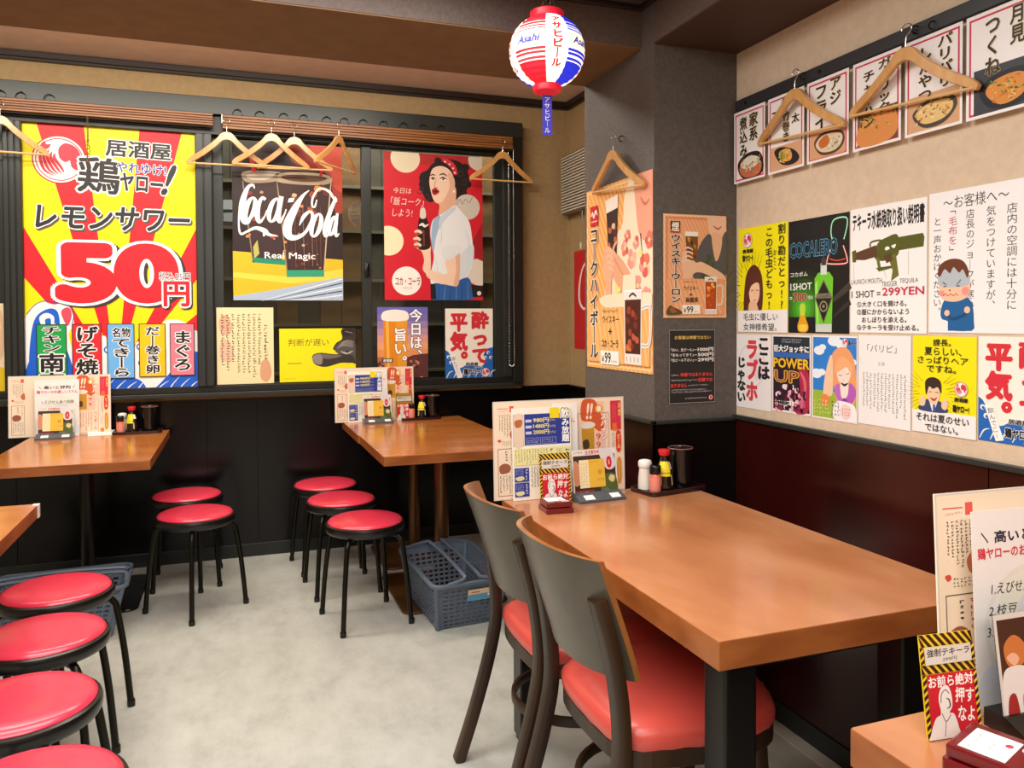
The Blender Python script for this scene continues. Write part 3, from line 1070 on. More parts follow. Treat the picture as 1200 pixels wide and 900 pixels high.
def mug(a, u0, v0, u1, v1, liquid, part='mug_picture', spots=('d9852c', 'f2c36a'), handle=True):
    w, h = u1-u0, v1-v0
    if handle:
        a.stroke([(u1-w*.02, v0+h*.25), (u1+w*.42, v0+h*.24), (u1+w*.46, v0+h*.5), (u1+w*.36, v0+h*.72), (u1-w*.02, v0+h*.74)], w*.13, 'f3ece6', part)
        a.stroke([(u1-w*.02, v0+h*.25), (u1+w*.42, v0+h*.24), (u1+w*.46, v0+h*.5), (u1+w*.36, v0+h*.72), (u1-w*.02, v0+h*.74)], w*.05, 'd3b9a8', part)
    a.poly([(u0, v0), (u1, v0), (u1-w*.03, v1), (u0+w*.03, v1)], 'efe6de', part)
    a.poly([(u0+w*.05, v0+h*.13), (u1-w*.05, v0+h*.13), (u1-w*.08, v0+h*.86), (u0+w*.08, v0+h*.86)], liquid, part)
    r = random.Random(int(u0*3+v0))
    for i in range(12):
        x, y = u0+w*r.uniform(.15, .7), v0+h*r.uniform(.14, .75)
        d = w*.16
        a.blob([(x, y), (x+d, y+d*.5*r.random()), (x+d*.8, y+d*a.W/a.H*1.2), (x-d*.2, y+d*a.W/a.H)], r.choice(spots), part, 3)
    for i in range(4):
        a.stroke([(u0+w*(.15+.22*i), v0+h*.90), (u0+w*(.18+.2*i), v0+h*.97)], w*.05, 'c4b3ac', part, False)
    a.rect(u0+w*.02, v0, u1-w*.02, v0+h*.025, 'ffffff', part)
    a.stroke([(u0+w*.3, v0+h*.09), (u0+w*.5, v0+h*.05), (u0+w*.7, v0+h*.09)], w*.06, '4a2a20', part)
# ------------------------------------------------------------------ posters on the windows
# --- big yellow and red price poster
a = Art(.84, 1.483, 'f2df00')
C = (51, 94)
RED = 'e5202c'
def ray(p, q, col=RED):
    a.poly([p, q, C], col, 'sunrays')
ray((7, 0), (34, 0)); ray((67, 0), (93, 0)); ray((0, 39), (0, 57)); ray((100, 38), (100, 57)); ray((0, 74), (0, 86)); ray((100, 70), (100, 78))
BL, WH = '1a5fd0', 'f4f4f2'
# waves
a.blob([(0, 72), (3, 68), (9, 65.5), (16, 66.5), (22, 66), (26, 69), (27, 74), (24, 77), (26, 82), (32, 86), (38, 80), (45, 78), (46, 84), (52, 86), (60, 84), (64, 80), (67, 86), (72, 90), (80, 88), (80, 80), (78, 74), (84, 72), (92, 73), (98, 76), (104, 80), (104, 106), (-4, 106), (-4, 76)], WH, 'waves')
a.blob([(3, 78), (6, 71), (13, 68), (18, 69), (19, 74), (15, 73), (14, 77), (10, 78), (8, 75), (6, 84), (2, 88)], BL, 'waves')
a.blob([(8, 71), (12, 69.5), (16, 71), (15, 74.5), (11, 75.5), (9, 74)], WH, 'waves'); a.blob([(11, 72), (14, 71.5), (14, 74), (12, 74.5)], BL, 'waves')
a.stroke([(1, 70), (6, 66.5), (12, 65.2), (18, 66), (24, 66), (27, 69.5), (26, 74)], .5, '2a3a8c', 'waves'); a.stroke([(2, 92), (6, 85), (12, 83)], [.4, 1.2, .3], WH, 'waves'); a.stroke([(8, 96), (14, 87), (22, 85)], [.4, 1.2, .3], WH, 'waves'); a.stroke([(24, 98), (24, 90), (20, 86)], [.4, 1.2, .3], WH, 'waves')
a.blob([(20, 69), (24, 67.5), (26, 70), (24, 74), (22, 73)], 'd24a64', 'waves')
a.blob([(0, 90), (6, 83), (14, 82), (22, 82), (28, 92), (36, 96), (44, 100), (44, 106), (-4, 106)], BL, 'waves')
a.blob([(40, 96), (48, 92), (58, 93), (66, 95), (70, 100), (72, 106), (36, 106)], BL, 'waves')
a.blob([(70, 100), (78, 95), (88, 88), (93, 80), (98, 84), (104, 86), (104, 106), (68, 106)], BL, 'waves')
for i in range(9):
    x = 44+i*6.4
    a.stroke([(x-3, 101), (x+1, 97), (x+6, 93.5+(i % 3)*.7)], [.9, .7, .2], WH, 'waves')
for (x, y) in ((46, 83), (65, 82), (66, 88)):
    a.circ(x, y, 2.2, BL, 'waves'); a.circ(x, y, 1.4, WH, 'waves')
hen_emblem(a, 20.5, 14.8, 15.2)
a.t('居酒屋', 47, 6.8, 85, 12.6, '2d2a2b', .03, WH, .05, rot=-1.5)
a.t('鶏', 31, 13.4, 54.5, 26, '2d2a2b', .022, WH, .05, rot=-3)
a.t('やれゆけ!', 53, 14.6, 82, 18.4, '3a2a8c', .02, WH, .05, rot=-2)
a.t('ヤロー', 55, 18.8, 80, 25, '2d2a2b', .04, WH, .05, rot=-3)
a.t('!', 79.5, 14.8, 88, 25.5, '2d2a2b', .03, WH, .03, shear=.45)
a.t('レモンサワー', 7, 31, 96, 39.3, '2d2a2b', .03, WH, .04, shear=.12, sh='55504c', sd=(.05, -.07))
a.t('50', 21, 45.5, 85, 64.5, RED, .06, 'ffffff', .035, sh='3a3430', sd=(.03, -.025), part='price')
a.t('円', 80, 58, 95, 67, RED, .03, 'ffffff', .055, sh='3a3430', sd=(.05, -.05), part='price')
a.t('税込55円', 77, 54.4, 96, 57.6, '3a3a4a', .0, 'ffffff', .05)
for (u0, u1, v1, col, rows) in ((6.6, 22.5, 98.5, '17a04c', [('チキン', 74.5, 83.2, 10, 19), ('南蛮', 84, 97.5, 8, 21)]), (26.4, 42.3, 98.5, 'de2634', [('げそ焼き', 74.5, 97.5, 28.3, 40.5)]),
                             (46.3, 61.4, 93.3, '6db4ef', [('名物', 75, 78.4, 49, 59.5), ('てきーら', 79.2, 92.8, 49.5, 58.5)]), (65, 80, 93, 'f4c40e', [('だー巻き卵', 74.8, 92, 68.5, 76.8)]), (83.5, 97.6, 92.8, 'ee7d90', [('まぐろ', 76.5, 91, 86, 95.2)])):
    a.rect(u0-.5, 73.5, u1+.5, v1+.3, '2a2426', 'menu_banners'); a.rect(u0, 73.8, u1, v1, col, 'menu_banners')
    for (tx, v0, v2, x0, x1) in rows:
        a.t(tx, x0, v0, x1, v2, '221c1e', .03, WH, .06, vert=tx != '名物', part='menu_banners')
on_window(a, 'price_poster', 'large yellow and red sunburst poster with a huge red 50', 'poster', -.584, .954)

# --- cola glass poster
a = Art(.615, .905, '2b1b1d')
G = lambda x, y: ((x-360)/6.45, (y-150-(x-360)*.045)/9.12)     # layout grid of the sheet
GP = lambda pts: [G(*p) for p in pts]
a.blob(GP([(700, 120), (1010, 150), (1030, 520), (960, 560), (940, 400), (900, 330), (800, 300), (700, 260)]), '9c3226', 'backdrop')
a.blob(GP([(820, 160), (1010, 190), (1030, 430), (960, 420), (930, 330), (850, 290)]), 'c5462f', 'backdrop')
a.poly(GP([(350, 780), (1020, 850), (1020, 1090), (350, 1090)]), 'e3b81e', 'table_cloth')
a.poly(GP([(350, 900), (700, 940), (1020, 900), (1020, 960), (700, 980), (350, 930)]), 'f0d24a', 'table_cloth')
a.poly(GP([(350, 1040), (620, 1010), (1030, 945), (1030, 1090), (350, 1090)]), 'a9bcd2', 'table_cloth')
for i in range(5):
    a.stroke(GP([(520+i*40, 1072), (800, 1008+i*17), (1000, 962+i*24)]), [.2, .9, 1.2], '35506e' if i % 2 else 'e8ecf0', 'table_cloth')
a.poly(GP([(420, 330), (640, 330), (640, 860), (470, 850)]), '3a2426', 'drinks_glass')
a.blob(GP([(414, 340), (470, 322), (600, 326), (652, 342), (636, 376), (540, 392), (440, 388)]), 'a9977f', 'drinks_glass'); a.stroke(GP([(420, 380), (440, 560), (472, 840)]), [1, 1.4, .8], '8a7662', 'drinks_glass'); a.blob(GP([(440, 350), (500, 340), (600, 344), (560, 372), (470, 374)]), 'd8d0c2', 'drinks_glass')
a.poly(GP([(475, 760), (500, 720), (510, 800), (480, 830)]), 'b6b45e', 'drinks_glass')
a.poly(GP([(470, 820), (660, 840), (660, 870), (480, 850)]), '1d8a6a', 'drinks_glass')
a.poly(GP([(610, 335), (940, 350), (890, 940), (668, 930)]), '3b201d', 'drinks_glass')
a.blob(GP([(612, 350), (690, 330), (860, 334), (940, 358), (930, 392), (850, 404), (700, 398), (618, 384)]), 'b9a68c', 'drinks_glass'); a.blob(GP([(640, 356), (700, 344), (850, 348), (915, 364), (850, 384), (700, 380)]), '6a4a3a', 'drinks_glass'); a.stroke(GP([(612, 350), (640, 600), (672, 930)]), [.8, 1.2, .8], '9a8468', 'drinks_glass'); a.stroke(GP([(940, 358), (915, 620), (888, 930)]), [.8, 1.2, .8], 'c8b498', 'drinks_glass')
a.poly(GP([(665, 900), (890, 905), (890, 945), (668, 940)]), '2b9a76', 'drinks_glass')
rr = random.Random(3)
for i in range(46):
    x, y = rr.uniform(640, 900), rr.uniform(390, 890)
    d = rr.uniform(6, 26)*(1.4 if y < 600 else .6)
    a.blob(GP([(x, y), (x+d, y+d*.3), (x+d*.7, y+d), (x-d*.3, y+d*.8)]), rr.choice(['8c3a22', 'c1602a', 'd88a3c', '6b2a1e', 'a04526', 'd9b68a']), 'drinks_glass', 3)
for i in range(9):
    x = 672+i*25
    a.stroke(GP([(x-6+abs(4-i), 420+rr.uniform(0, 120)), (x, 880)]), .35, rr.choice(['7d5a4a', 'a58a78', '5a3a30']), 'drinks_glass', False)
for i in range(16):
    x, y = rr.uniform(430, 620), rr.uniform(400, 720)
    d = rr.uniform(8, 22)
    a.blob(GP([(x, y), (x+d, y+d*.3), (x+d*.7, y+d), (x-d*.3, y+d*.8)]), rr.choice(['a8402e', 'd98c50', '6b2a26', 'e0bd96', '8a2c2c']), 'drinks_glass', 3)
a.stroke(GP([(440, 200), (470, 260), (485, 330)]), [2.5, 3.5, 4], 'c5252b', 'drinks_glass')
a.stroke(GP([(885, 270), (875, 350)]), 2.5, 'c5252b', 'drinks_glass', False)
W_ = 'fbf8f4'
def sw(pts, w): a.stroke(GP(pts), w, W_, 'script_lettering', sub=8)
sw([(486, 425), (478, 405), (450, 418), (424, 480), (414, 550), (424, 610), (448, 618), (468, 585)], [1, 2.2, 3, 5.0, 6, 5, 3, .8])
sw([(450, 415), (415, 480), (398, 560), (396, 650), (408, 685), (440, 672), (490, 652), (540, 668), (565, 690), (620, 702)], [.6, 1.2, 1.4, 1.6, 2, 2, 3, 4.5, 3, .4])
sw([(540, 670), (536, 700), (560, 672)], [2.5, .8, .8])
def oval(cx, cy, rx, ry, w=3.6, tilt=.25):
    pts = []
    for i in range(14):
        an = 2*PI*i/14
        x, y = rx*math.cos(an), ry*math.sin(an)
        pts.append((cx+x-y*tilt, cy+y))
    ww = [w*(.45+.75*abs(math.cos(2*PI*i/14))) for i in range(14)]
    a.stroke(GP(pts), ww, W_, 'script_lettering', closed=True, sub=4)
oval(462, 540, 24, 62)
sw([(548, 490), (530, 478), (508, 520), (500, 580), (512, 618), (540, 590), (556, 550)], [3, 2.5, 4, 4.6, 3, 1.5, 1])
oval(598, 550, 26, 66)
sw([(642, 470), (622, 580), (630, 618), (655, 580), (668, 545)], [4, 4.2, 3, 1.5, 1])
a.poly(GP([(684, 482), (718, 478), (710, 502), (678, 506)]), W_, 'script_lettering')
sw([(805, 435), (765, 470), (715, 550), (678, 630), (676, 690), (712, 712), (770, 690), (812, 630), (824, 580), (805, 560), (770, 590), (745, 640)], [.8, 3, 6.5, 8, 7.5, 5, 3, 3, 3, 2.4, 3.5, .6])
sw([(850, 490), (838, 530), (822, 525), (826, 480), (856, 432), (888, 425), (925, 442), (945, 470), (968, 500), (962, 470)], [1, 1.8, 1.8, 2, 2, 2.2, 2.6, 2.6, 2, .5])
oval(846, 640, 25, 66)
sw([(966, 480), (930, 560), (898, 660), (902, 705), (925, 690)], [3, 3.8, 4.4, 3, 1])
oval(944, 645, 17, 55, 3.2)
sw([(974, 570), (962, 660), (966, 705), (984, 690)], [2.5, 3.2, 2.6, .8])
a.t('Real Magic', 28, 69.4, 74, 74.6, W_, .012)
a.scrib(84, 95.5, 98, 98.5, 10, 2, 'e8eef2', False)
on_window(a, 'cola_poster', 'dark poster of an iced cola glass with large white script lettering', 'poster', .3355, 1.477)

# --- cream handwritten notice
a = Art(.308, .436, 'efdfae')
a.blob([(5, 16), (18, 10), (26, 22), (24, 34), (8, 34)], 'e8b090', 'faint_picture'); a.blob([(8, 42), (24, 46), (26, 70), (6, 66)], 'ecbfa0', 'faint_picture'); a.blob([(78, 72), (90, 70), (96, 86), (88, 98), (76, 92)], 'd9a27e', 'faint_picture')
a.scrib(6, 8, 80, 96, 8, 26, '2e2820', True, .95)
a.scrib(81, 22, 92, 70, 1, 11, '2e2820', True, 1.0)
on_window(a, 'handwritten_notice', 'cream sheet closely covered with vertical handwriting, lower left on the cola poster window', 'notice', .09, .999)

# --- yellow mask poster
a = Art(.437, .311, 'f3e60a')
a.t('判断が遅い', 11, 19, 64, 33, '4a4a1c', .0)
a.rect(10, 64.5, 28, 66, '8a8420', 'small_print'); a.scrib(4, 92, 22, 95, 16, 1, '7a7414', False, 1)
g1, g2, g3, g4 = '55504e', '38322f', '8d8480', 'c2b8b0'
a.blob([(82, 1), (100, 0), (103, 20), (101, 66), (90, 60), (78, 44), (70, 40), (74, 28), (82, 20)], g2, 'mask_picture')
a.blob([(72, 40), (76, 30), (84, 24), (97, 24), (101, 40), (100, 62), (88, 56), (76, 48)], g1, 'mask_picture')
for i in range(5):
    a.stroke([(75+i*1.5, 38-i*2.6), (84+i, 33-i*2.4), (97, 36-i*2.6)], [.8, 1.3, .8], g3, 'mask_picture')
a.blob([(82, 3), (98, 2), (98, 10), (90, 16), (82, 12)], '2a2523', 'mask_picture')
a.stroke([(80, 44), (88, 48), (96, 44)], [1, 2.4, 1], g4, 'mask_picture'); a.circ(89, 45, 1.6, '1d1917', 'mask_picture'); a.stroke([(86, 6), (96, 9)], 1, g3, 'mask_picture', False)
a.blob([(42, 56), (44, 49), (54, 46), (70, 49), (90, 50), (98, 56), (96, 66), (80, 66), (60, 73), (46, 68)], g2, 'mask_picture')
a.blob([(42, 57), (45, 50), (53, 48), (56, 55), (54, 68), (46, 66)], g3, 'mask_picture')
a.blob([(54, 48), (66, 50), (82, 52), (70, 57), (58, 57)], '6f6764', 'mask_picture')
on_window(a, 'mask_poster', 'bright yellow landscape poster with a grey long-nosed mask', 'poster', .4945, 1.001)

# --- woman with a bottle
a = Art(.623, .898, 'cf2030')
F = lambda x, y: ((x-48)/5.5, (y-30-(x-48)*.058)/8.22)
FP = lambda pts: [F(*p) for p in pts]
def fc(x, y, r, col): a.circ(*F(x, y), r/5.5, col, 'printed_dots', rv=r/8.22)
a.poly([(0, 0), (100, 0), (100, 10), (0, 6)], 'b02a2a', 'backdrop')  # shade under the blind painted as a darker top band
fc(165, 70, 80, 'e3d3b6'); fc(575, 80, 58, 'd8cdbd'); fc(70, 525, 82, 'f3e4bc'); fc(168, 752, 80, 'f7f2ea'); fc(580, 720, 78, 'ded2c4')
a.poly(FP([(530, 560), (600, 430), (600, 660), (560, 640)]), 'a01824', 'backdrop')
HAIR = '231918'
a.blob(FP([(310, 105), (350, 78), (420, 74), (485, 100), (520, 165), (512, 240), (470, 285), (440, 310), (380, 300), (310, 312), (275, 298), (258, 262), (240, 240), (248, 210), (240, 180), (255, 150), (285, 135)]), HAIR, 'woman_picture')
for (cx, cy, r) in ((262, 215, 24), (300, 296, 20), (262, 168, 18), (500, 120, 22), (515, 215, 20), (486, 262, 22), (345, 84, 20), (278, 262, 20)):
    a.circ(*F(cx, cy), r/5.5, HAIR, 'woman_picture', rv=r/8.22)
for (cx, cy) in ((235, 245), (270, 285), (480, 200), (460, 150)):
    a.stroke(FP([(cx, cy), (cx+18, cy-14), (cx+26, cy+8), (cx+8, cy+22), (cx-8, cy+10)]), .9, '46322c', 'woman_picture')
fc(510, 345, 72, 'cfc4ba')
a.stroke(FP([(448, 330), (470, 300), (480, 330), (500, 300), (520, 320), (540, 290)]), .5, '6a625e', 'printed_dots')
SK, SK2, SK3 = 'f0cdb4', 'e0ae92', 'c98d72'
a.blob(FP([(345, 290), (440, 230), (445, 330), (470, 350), (420, 380), (350, 395), (352, 340)]), SK2, 'woman_picture')
a.blob(FP([(302, 160), (318, 125), (360, 112), (405, 130), (432, 175), (438, 235), (412, 285), (372, 312), (340, 322), (318, 300), (303, 250), (296, 200)]), SK, 'woman_picture')
a.blob(FP([(400, 150), (435, 180), (438, 235), (412, 285), (372, 312), (395, 270), (410, 220)]), SK2, 'woman_picture')
a.stroke(FP([(368, 76), (405, 92), (432, 120), (446, 162)]), [3, 5.5, 5.5, 4], 'c8323c', 'woman_picture')
for q in ((385, 88), (410, 102), (430, 125), (440, 150)):
    a.circ(*F(*q), 1.0, 'f0d8d0', 'woman_picture')
a.stroke(FP([(300, 168), (314, 160), (330, 166)]), [.6, 1.3, .6], '4a2f28', 'woman_picture'); a.stroke(FP([(352, 164), (374, 156), (398, 170)]), [.6, 1.5, .6], '4a2f28', 'woman_picture')
a.blob(FP([(303, 187), (316, 180), (330, 187), (317, 192)]), 'f4ece6', 'woman_picture'); a.blob(FP([(354, 188), (372, 180), (394, 190), (374, 195)]), 'f4ece6', 'woman_picture'); a.circ(*F(317, 186), .95, '3a2620', 'woman_picture'); a.circ(*F(374, 187), 1.0, '3a2620', 'woman_picture'); a.stroke(FP([(303, 185), (316, 178), (330, 184)]), [.5, 1.3, .5], '2a1d1c', 'woman_picture'); a.stroke(FP([(354, 185), (372, 177), (396, 188)]), [.5, 1.4, .5], '2a1d1c', 'woman_picture')
a.stroke(FP([(336, 180), (324, 225), (330, 234), (346, 232)]), [.4, .9, 1.2, .5], SK3, 'woman_picture')
a.blob(FP([(310, 246), (326, 236), (338, 240), (352, 256), (340, 270), (322, 276), (312, 264)]), 'b0202c', 'woman_picture'); a.blob(FP([(318, 254), (334, 250), (344, 256), (328, 263)]), '5a1018', 'woman_picture')
a.circ(*F(434, 256), 1.2, 'f4efe8', 'woman_picture')
# shirt
S1, S2, S3 = 'e6e8ea', 'c3d2e2', 'd4dce4'
a.blob(FP([(352, 390), (400, 360), (440, 335), (480, 375), (520, 430), (536, 520), (545, 640), (520, 720), (470, 770), (330, 780), (300, 770), (304, 700), (318, 620), (300, 500), (312, 420)]), S1, 'woman_picture')
a.blob(FP([(316, 420), (352, 392), (356, 430), (330, 520), (316, 600), (304, 520)]), '9db6d2', 'woman_picture')
a.blob(FP([(356, 400), (430, 345), (440, 360), (380, 420), (352, 470)]), S2, 'woman_picture')
a.blob(FP([(470, 620), (540, 560), (542, 650), (500, 740), (466, 760)]), S3, 'woman_picture')
for q in ([(500, 480), (520, 560), (515, 640)], [(330, 640), (340, 720), (322, 770)], [(362, 450), (362, 520), (358, 560)]):
    a.stroke(FP(q), [.3, .9, .3], S2, 'woman_picture')
# jeans
a.blob(FP([(318, 775), (400, 785), (505, 748), (535, 800), (545, 870), (318, 870)]), '2d5a9c', 'woman_picture'); a.poly(FP([(298, 775), (326, 775), (330, 862), (300, 862)]), '1d1c24', 'woman_picture'); a.poly(FP([(528, 790), (598, 800), (598, 862), (540, 862)]), '231a18', 'woman_picture')
for i in range(6):
    a.stroke(FP([(350+i*32, 790-i*4), (340+i*34, 870)]), [.4, .8], '5f8cc6' if i % 2 else '1d4078', 'woman_picture', False)
a.circ(*F(575, 842), 2.2, 'e6ded2', 'printed_dots')
# arms and hand
a.blob(FP([(384, 640), (462, 596), (466, 700), (456, 786), (420, 792), (340, 768), (290, 744), (274, 720), (284, 692), (320, 704), (392, 722)]), SK, 'woman_picture'); a.blob(FP([(440, 610), (462, 598), (466, 700), (456, 786), (430, 788), (444, 700)]), SK2, 'woman_picture')
a.blob(FP([(226, 570), (250, 590), (264, 640), (256, 690), (282, 720), (300, 690), (300, 600), (296, 560)]), SK, 'woman_picture')
a.blob(FP([(364, 575), (420, 560), (470, 568), (468, 600), (430, 630), (392, 642), (368, 620)]), 'dfe3e6', 'woman_picture')
a.blob(FP([(242, 400), (276, 400), (290, 440), (296, 500), (296, 572), (234, 576), (230, 500), (232, 440)]), '2c1512', 'woman_picture'); a.blob(FP([(247, 350), (270, 350), (274, 402), (244, 402)]), 'd8cfc4', 'woman_picture')
a.stroke(FP([(262, 470), (264, 560)]), 1.6, '7a3a24', 'woman_picture', False); a.stroke(FP([(238, 446), (256, 438), (268, 450), (288, 440)]), [1, 2.6, 2.2, 1], 'efe6e0', 'woman_picture')
for (x, y) in ((212, 480), (205, 520), (208, 552)):
    a.stroke(FP([(x, y), (x+22, y-4), (x+40, y+8)]), [1.6, 3, 2.4], SK, 'woman_picture')
    a.stroke(FP([(x+2, y+12), (x+30, y+14)]), .5, SK3, 'woman_picture', False)
a.t('今日は', 9, 24, 27, 28, 'f2d8d0', .0, shear=.15); a.t('「飯コーク」', 6.5, 30.5, 39.5, 36, 'f2d8d0', .0, shear=.15); a.t('しよう!', 8, 38.5, 28, 43.5, 'f2d8d0', .0, shear=.15)
a.t('コカ・コーラ', 10.5, 84.5, 35, 89.8, 'a8323c', .01); a.scrib(18, 91, 28, 92.3, 6, 1, 'a8323c', False, 1)
on_window(a, 'woman_poster', 'red poster of a dark-haired woman in a white shirt holding a bottle', 'poster', 1.2025, 1.481)

# --- beer poster
a = Art(.312, .432, '8a78b0')
for i, c in enumerate(['6a68b8', '7a70b4', '9a80ae', 'b98fa4', 'd89a90', 'e6a274', 'e0935a', 'b06a48']):
    a.rect(0, i*10, 100, 100, c, 'sky_picture')
a.poly([(0, 78), (30, 70), (50, 74), (70, 68), (100, 66), (100, 100), (0, 100)], '5a3030', 'sky_picture')
rr = random.Random(11)
for i in range(40):
    x, y = rr.uniform(2, 98), rr.uniform(72, 99)
    a.blob([(x, y), (x+5, y+1), (x+4, y+4), (x-1, y+3)], rr.choice(['8a4a38', 'b0705a', '3a2022', '6d3c34', 'd08a6a']), 'sky_picture', 2)
a.poly([(11, 10), (59, 10), (57, 96), (14, 96)], 'e08a1c', 'beer_glass'); a.poly([(36, 14), (59, 14), (57, 96), (40, 96)], 'e89c2c', 'beer_glass'); a.poly([(16, 16), (22, 16), (24, 94), (19, 94)], 'f0b450', 'beer_glass')
a.blob([(10, 8), (24, 4), (46, 4), (60, 8), (60, 18), (35, 20), (10, 18)], 'f6efe6', 'beer_glass')
a.t('今日は、', 64, 3, 88, 66, 'ffffff', .03, '3a3060', .04, vert=True); a.t('旨い。', 35, 30, 57, 75, 'ffffff', .03, '8a4a1a', .04, vert=True)
a.rect(9, 72, 30, 78, '2a2a2a', 'lettering'); a.t('居酒屋', 11, 73, 28, 77, 'ffffff', .02)
on_window(a, 'beer_poster', 'poster of a tall glass of beer against a violet evening sky', 'poster', 1.0, 1.006)

# --- white poster with red characters; a second sheet hangs on the right wall
def drunk_art(W, H):
    a = Art(W, H, 'f3ecdf')
    BLU = '1f66b8'
    a.blob([(-4, 62), (4, 60), (10, 66), (16, 76), (30, 84), (48, 78), (60, 80), (76, 82), (84, 74), (80, 66), (88, 58), (96, 56), (104, 60), (104, 104), (-4, 104)], BLU, 'waves')
    for i in range(7):
        a.stroke([(2+i*15, 98), (8+i*15, 90), (16+i*15, 88)], [1, 2, .5], 'f3ecdf', 'waves')
    for (x, y) in ((6, 68), (11, 76), (90, 63), (95, 70), (84, 70), (60, 88), (40, 88)):
        a.circ(x, y, 3.4, 'f3ecdf', 'waves'); a.circ(x+1, y+.6, 2.0, BLU, 'waves')
    a.t('酔って', 56, 5, 90, 77, 'd5303c', .055, vert=True); a.t('平気。', 11, 8, 45, 70, 'd5303c', .055, vert=True)
    a.poly([(9, 66), (19, 64), (36, 97), (25, 99)], 'f7f4ee', 'ribbon'); a.t('飲んでこ〜', 17.5, 67, 26, 96, '2a3a60', .0, vert=True, rot=16)
    hen_emblem(a, 84, 91, 9)
    a.t('居酒屋', 42, 76.5, 68, 81, '1f1c1e', .04, 'f7f4ee', .04); a.t('やれゆけ!', 60, 82, 78, 84.5, '3a2a8c', .02, 'f7f4ee', .06); a.t('鶏ヤロー!', 38, 85, 76, 94, '1f1c1e', .05, 'f7f4ee', .05)
    return a
on_window(drunk_art(.311, .443), 'drinking_poster', 'white poster with red characters over blue waves, stuck on the window', 'poster', 1.4225, .986)

# --- sheet at the very left edge
a = Art(.30, .456, 'e6d3b4')
a.blob([(60, 10), (96, 8), (98, 60), (70, 66)], 'd8b592', 'picture'); a.blob([(60, 78), (100, 74), (104, 104), (50, 104)], 'e0c020', 'picture')
a.scrib(10, 8, 60, 90, 5, 20, '6a5a44', True)
on_window(a, 'notice_sheet', 'cream sheet on the leftmost window, cut off by the left edge of the photo', 'notice', -1.25, 1.0)

# --- red strip poster in the alcove
a = Art(.40, .63, 'c4202a')
a.clip = True
def cs(pts, w): a.stroke([((x-160)/70*100/1.6+6, (y-60)/1.9/1.6+8) for x, y in pts], w, 'f4eee8', 'script_lettering')
cs([(222, 85), (212, 72), (190, 90), (176, 140), (176, 190), (194, 215), (215, 205)], [2, 3, 4, 6, 6, 4, 2])
cs([(232, 150), (222, 140), (206, 165), (212, 195), (230, 180)], 3); cs([(250, 150), (240, 165), (244, 200), (262, 170)], 3)
a.place('cola_banner', 'red poster with white script half hidden behind the grey pillar', 'poster', (XC-.001, 4.51, 1.167), RW)

# ------------------------------------------------------------------ posters on the pillar
a = Art(.54, .718, 'f0a35a')
def stripes(a, c, step, w, u0=0, v0=0, u1=100, v1=100):
    k = a.W/a.H
    i = -120
    while i < 220:
        P = [(i, v0-20), (i+w, v0-20), (i+w+110, v0-20+110/k*.9), (i+110, v0-20+110/k*.9)]
        a.poly(P, c, 'striped_ground'); i += step
stripes(a, 'f3c17c', 6, 2.8)
a.frame_rect(1.5, 1.2, 98.5, 98.8, 1.6, 'f6cf94', 'striped_ground')
KIM, KIM2 = 'f4e2c4', 'e2776a'
a.blob([(62, 8), (76, -2), (104, -4), (104, 104), (96, 66), (40, 64), (30, 60), (44, 30), (58, 24)], KIM, 'kimono_picture')
a.blob([(76, 2), (90, -4), (104, -4), (104, 26), (92, 34), (82, 30), (78, 18)], 'eea487', 'kimono_picture')
a.stroke([(84, 12), (90, 16), (96, 14)], [.8, 2, .8], 'd06a5e', 'kimono_picture'); a.stroke([(84, 30), (87, 44)], [1.6, .5], '4a2a2a', 'kimono_picture')
rr = random.Random(5)
for (x, y, r) in ((62, 36, 5), (72, 42, 6), (56, 48, 4), (80, 56, 6), (90, 46, 7), (92, 62, 6), (66, 30, 4), (78, 34, 4), (96, 34, 5), (60, 60, 4), (86, 70, 5)):
    for j in range(5):
        an = j*1.26+rr.random()
        a.circ(x+r*.6*math.cos(an), y+r*.5*math.sin(an), r*.55, rr.choice([KIM2, 'e99a8c', 'd9605a', 'eab8a0']), 'kimono_picture', n=14)
    a.circ(x, y, r*.3, 'f0d890', 'kimono_picture', n=12)
for (x, y, r) in ((52, 56, 5), (70, 56, 4), (84, 40, 3)):
    a.circ(x, y, r, 'f0e08a', 'kimono_picture', n=16)
a.poly([(34, 11), (52, 9), (50, 40), (38, 42)], '33201c', 'raised_glass'); a.poly([(33, 8.5), (52.5, 7), (52, 14), (34, 15.5)], 'f0e6da', 'raised_glass')
for i in range(12):
    x, y = rr.uniform(35, 48), rr.uniform(14, 38)
    a.blob([(x, y), (x+4, y+.6), (x+3, y+3), (x-1, y+2.4)], rr.choice(['7a3226', 'c06048', 'e0c0a8', '5a2a22']), 'raised_glass', 3)
a.blob([(30, 36), (36, 33), (44, 36), (46, 44), (42, 54), (42, 66), (33, 66), (32, 52), (29, 44)], 'eab08c', 'hands_picture'); a.blob([(44, 36), (50, 38), (62, 44), (72, 52), (70, 58), (60, 58), (50, 54), (44, 48)], 'e8a884', 'hands_picture'); a.stroke([(46, 40), (56, 47), (68, 54)], .7, 'c47a58', 'hands_picture'); a.stroke([(44, 37), (48, 33), (52, 32)], [2.6, 2.4, 1.6], 'eab08c', 'hands_picture'); a.poly([(60, 50), (78, 50), (78, 62), (58, 60)], KIM, 'hands_picture'); a.stroke([(60, 50), (58, 60)], 1.2, 'd8b48a', 'hands_picture', False)
for i in range(4):
    a.stroke([(33+i*1, 36+i*3.2), (40, 35.5+i*3.2), (46, 38+i*3)], [1.2, 2.2, 1.6], 'f0bc9a', 'hands_picture')
a.rect(3, 65, 97, 96.5, 'f0ae66', 'striped_ground')
